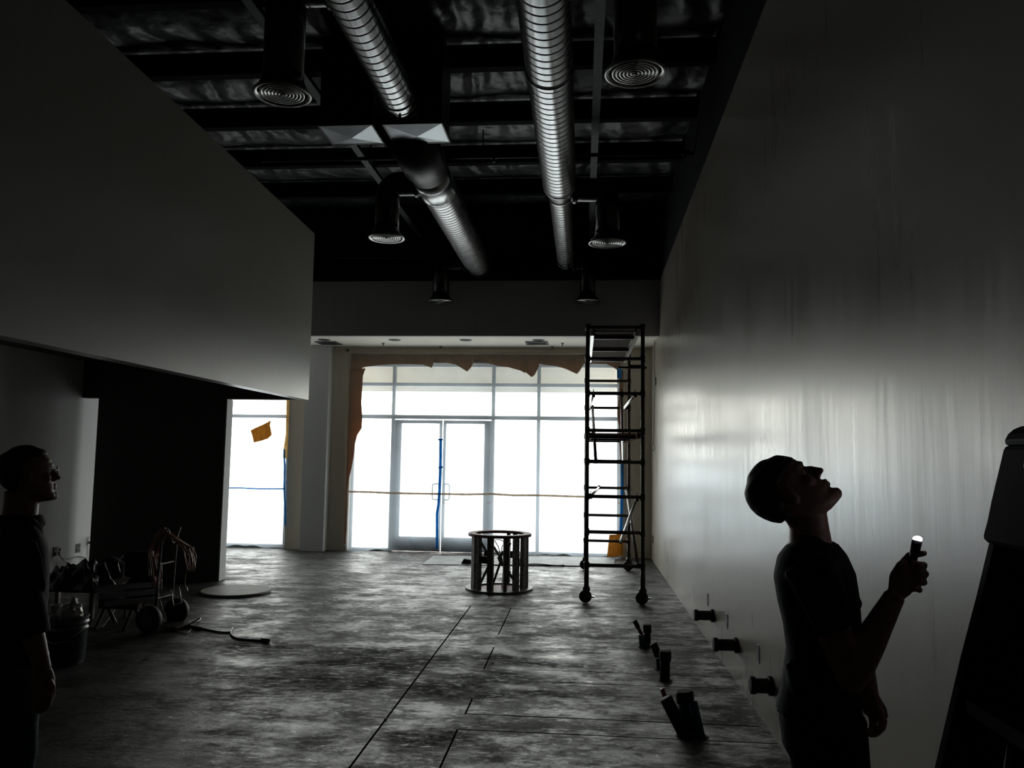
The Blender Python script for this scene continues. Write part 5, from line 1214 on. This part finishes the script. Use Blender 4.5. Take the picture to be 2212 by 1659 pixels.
def man_left():
    Y0 = 3.15; FX = Vector((0.805, 0.593, 0)); SD = Vector((-0.593, 0.805, 0)); UP = Vector((0, 0, 1))
    def A(px, py, dy=0.0): return at(px, py, Y0)+SD*dy
    foot = A(20, 1500); root = thing('person', 'man in glasses and dark work shirt with jeans, gazing right at the left edge', 'person', (foot.x, Y0, 0))
    # scale so the body keeps its outline in the picture plane
    ang = math.radians(8); fwd = FX*math.cos(ang)+UP*math.sin(ang); up = -FX*math.sin(ang)+UP*math.cos(ang)
    body = B(); hc = A(62, 1027); S = 0.98
    P = head_mesh(body, hc, fwd, up, SD, S)
    ring_loft(body, [(A(48, 1060), FX*0.064, SD*0.058), (A(46, 1090), FX*0.064, SD*0.060), (A(42, 1120), FX*0.066, SD*0.065), (A(38, 1150), FX*0.09, SD*0.10)], 24)
    T = [(1128, 5, 74, 0.10), (1150, -24, 92, 0.155), (1180, -44, 104, 0.20), (1230, -52, 107, 0.205), (1290, -48, 104, 0.19), (1350, -44, 98, 0.18), (1400, -48, 92, 0.18), (1450, -50, 86, 0.18)]
    def tr(py, xl, xr, hw, g=0.0):
        a = A(xl, py); c = A(xr, py); return ((a+c)/2, (c-a)/2*(1+g), SD*hw*(1+g))
    ring_loft(body, [tr(*t, -0.07) for t in T], 32)
    def leg(bm, s, k):
        dy = s*0.10; hip = A(20, 1440, dy); hb = Vector((hip.x, hip.y, 0)); kn = hb+FX*(0.03-0.02*s)+UP*0.50; an = hb+FX*(-0.04-0.03*s)+UP*0.09
        ring_loft(bm, [(hip+Vector((0, 0, 0.02)), FX*0.112*k, SD*0.093*k), (hip-Vector((-0.01, 0, 0.14)), FX*0.102*k, SD*0.086*k), ((hip+kn)/2-Vector((0, 0, 0.04)), FX*0.084*k, SD*0.074*k), (kn, FX*0.064*k, SD*0.06*k), (kn-Vector((0.02, 0, 0.15)), FX*0.062*k, SD*0.056*k), (an+Vector((0, 0, 0.08)), FX*0.05*k, SD*0.047*k), (an-Vector((0, 0, 0.03)), FX*0.05*k, SD*0.047*k)], 22)
        return an
    an_ = [leg(body, s, 0.92) for s in (-1, 1)]
    for s in (-1, 1):
        dy = s*0.22; off = 0 if s == -1 else -6
        sh = A(36+off, 1190, dy*0.9); el = A(62+off, 1320, dy); wr = A(92+off, 1420, dy)
        tube(body, bez([sh, sh.lerp(el, .5), el, el.lerp(wr, .5), wr], 3), [0.056, 0.053, 0.050, 0.048, 0.046, 0.044, 0.043, 0.042, 0.040, 0.037, 0.033, 0.030, 0.028], 16)
        ring_loft(body, [(wr, FX*0.030, SD*0.02), (A(92+off, 1440, dy), FX*0.040, SD*0.020), (A(90+off, 1462, dy), FX*0.038, SD*0.018)], 18)
        for i in range(4):
            x = 104-10*i+off; L = (42, 48, 46, 36)[i]
            finger(body, [A(x, 1460, dy), A(x+1, 1460+L*0.4, dy), A(x-3, 1460+L*0.75, dy+0.008), A(x-9, 1460+L, dy+0.018)], 0.0105, 0.0088)
        finger(body, [A(100+off, 1438, dy+0.01*s), A(110+off, 1455, dy-0.012*s), A(110+off, 1474, dy-0.02*s), A(105+off, 1488, dy-0.02*s)], 0.0135, 0.0095)
    for an, s in zip(an_, (-1, 1)):
        ring_loft(body, [((Vector((an.x, an.y, 0.05))+FX*(-0.03)), UP*0.04, SD*0.035), ((Vector((an.x, an.y, 0.04))+FX*(+0.08)), UP*0.035, SD*0.042), ((Vector((an.x, an.y, 0.025))+FX*(+0.19)), UP*0.015, SD*0.035)], 16)
    remesh(obj('body', body, 'skin', root), 0.0045, 3)
    b = B(); hair_mesh(b, hc, fwd, up, SD, S, 0.062, -0.06, 0.016); remesh(obj('hair', b, 'hair', root), 0.005, 7)
    for w in (-0.031, 0.031):
        b = B(); ball(b, P(0.0685, 0.008, w), 0.0115, 12); obj('eye', b, 'eye', root, smooth=True)
    # glasses: frame with two lenses and temples
    b = B()
    for w in (-0.034, 0.034):
        c = P(0.108, 0.006, w); ring = [c+side_*0.026*math.cos(t)+up*0.019*math.sin(t) for t in [2*math.pi*k/20 for k in range(20)] for side_ in (SD,)]
        tube(b, ring, 0.0018, 6, closed=True)
        sgn = 1 if w > 0 else -1
        tube(b, [P(0.108, 0.010, w+sgn*0.026), P(0.095, 0.012, sgn*0.078), P(0.0, 0.010, sgn*0.082), P(-0.012, -0.010, sgn*0.082)], 0.0018, 6)
    tube(b, [P(0.108, 0.010, -0.009), P(0.112, 0.013, 0), P(0.108, 0.010, 0.009)], 0.0018, 6)
    gl = obj('glasses', b, 'tube_silver', root, smooth=True)
    for w in (-0.034, 0.034):
        b = B(); c = P(0.108, 0.006, w); lathe(b, c-fwd*0.001, [(0.018, 0), (0.018, 0.0015)], fwd, 20); obj('lens', b, 'glass', gl)
    b = B(); ring_loft(b, [tr(*t, 0.01) for t in T], 36)
    ring_loft(b, [(A(44, 1112), FX*0.082, SD*0.085), (A(42, 1135), FX*0.10, SD*0.105)], 24)     # collar
    for sg in (-1, 1): tube(b, bez([A(40, 1112, sg*0.085), A(66, 1120, sg*0.07), A(80, 1136, sg*0.03), A(90, 1152, sg*0.02)], 4), 0.012, 8)
    for s in (-1, 1):
        dy = s*0.22; off = 0 if s == -1 else -6
        tube(b, bez([A(34+off, 1178, dy*0.75), A(42+off, 1230, dy*0.95), A(64+off, 1318, dy), A(72+off, 1350, dy)], 4), [0.085, 0.082, 0.079, 0.076, 0.073, 0.070, 0.068, 0.066, 0.064, 0.062, 0.061, 0.060, 0.060], 18)
    for k in range(6): tube(b, bez([A(70-6*k, 1160+30*k, -0.19), A(84-6*k, 1200+28*k, -0.195), A(92-8*k, 1260+20*k, -0.18)], 3), 0.012, 6)
    remesh(obj('work_shirt', b, 'jacket', root), 0.008, 4)
    b = B(); ring_loft(b, [tr(*t, 0.03) for t in ((1420, -49, 88, 0.18), (1450, -50, 86, 0.18), (1480, -48, 82, 0.178))], 32)
    for s in (-1, 1): leg(b, s, 1.07)
    remesh(obj('jeans', b, 'jeans', root), 0.010, 4)
    for an, s in zip(an_, (-1, 1)):
        b = B(); ring_loft(b, [((Vector((an.x, an.y, 0.045))+FX*(-0.065)), UP*0.044, SD*0.034), ((Vector((an.x, an.y, 0.055))+FX*(-0.03)), UP*0.054, SD*0.046), ((Vector((an.x, an.y, 0.052))+FX*(+0.06)), UP*0.051, SD*0.049), ((Vector((an.x, an.y, 0.038))+FX*(+0.16)), UP*0.037, SD*0.054), ((Vector((an.x, an.y, 0.028))+FX*(+0.235)), UP*0.026, SD*0.038)], 22)
        obj('shoe', b, 'shoe', root, smooth=True)
man_left()
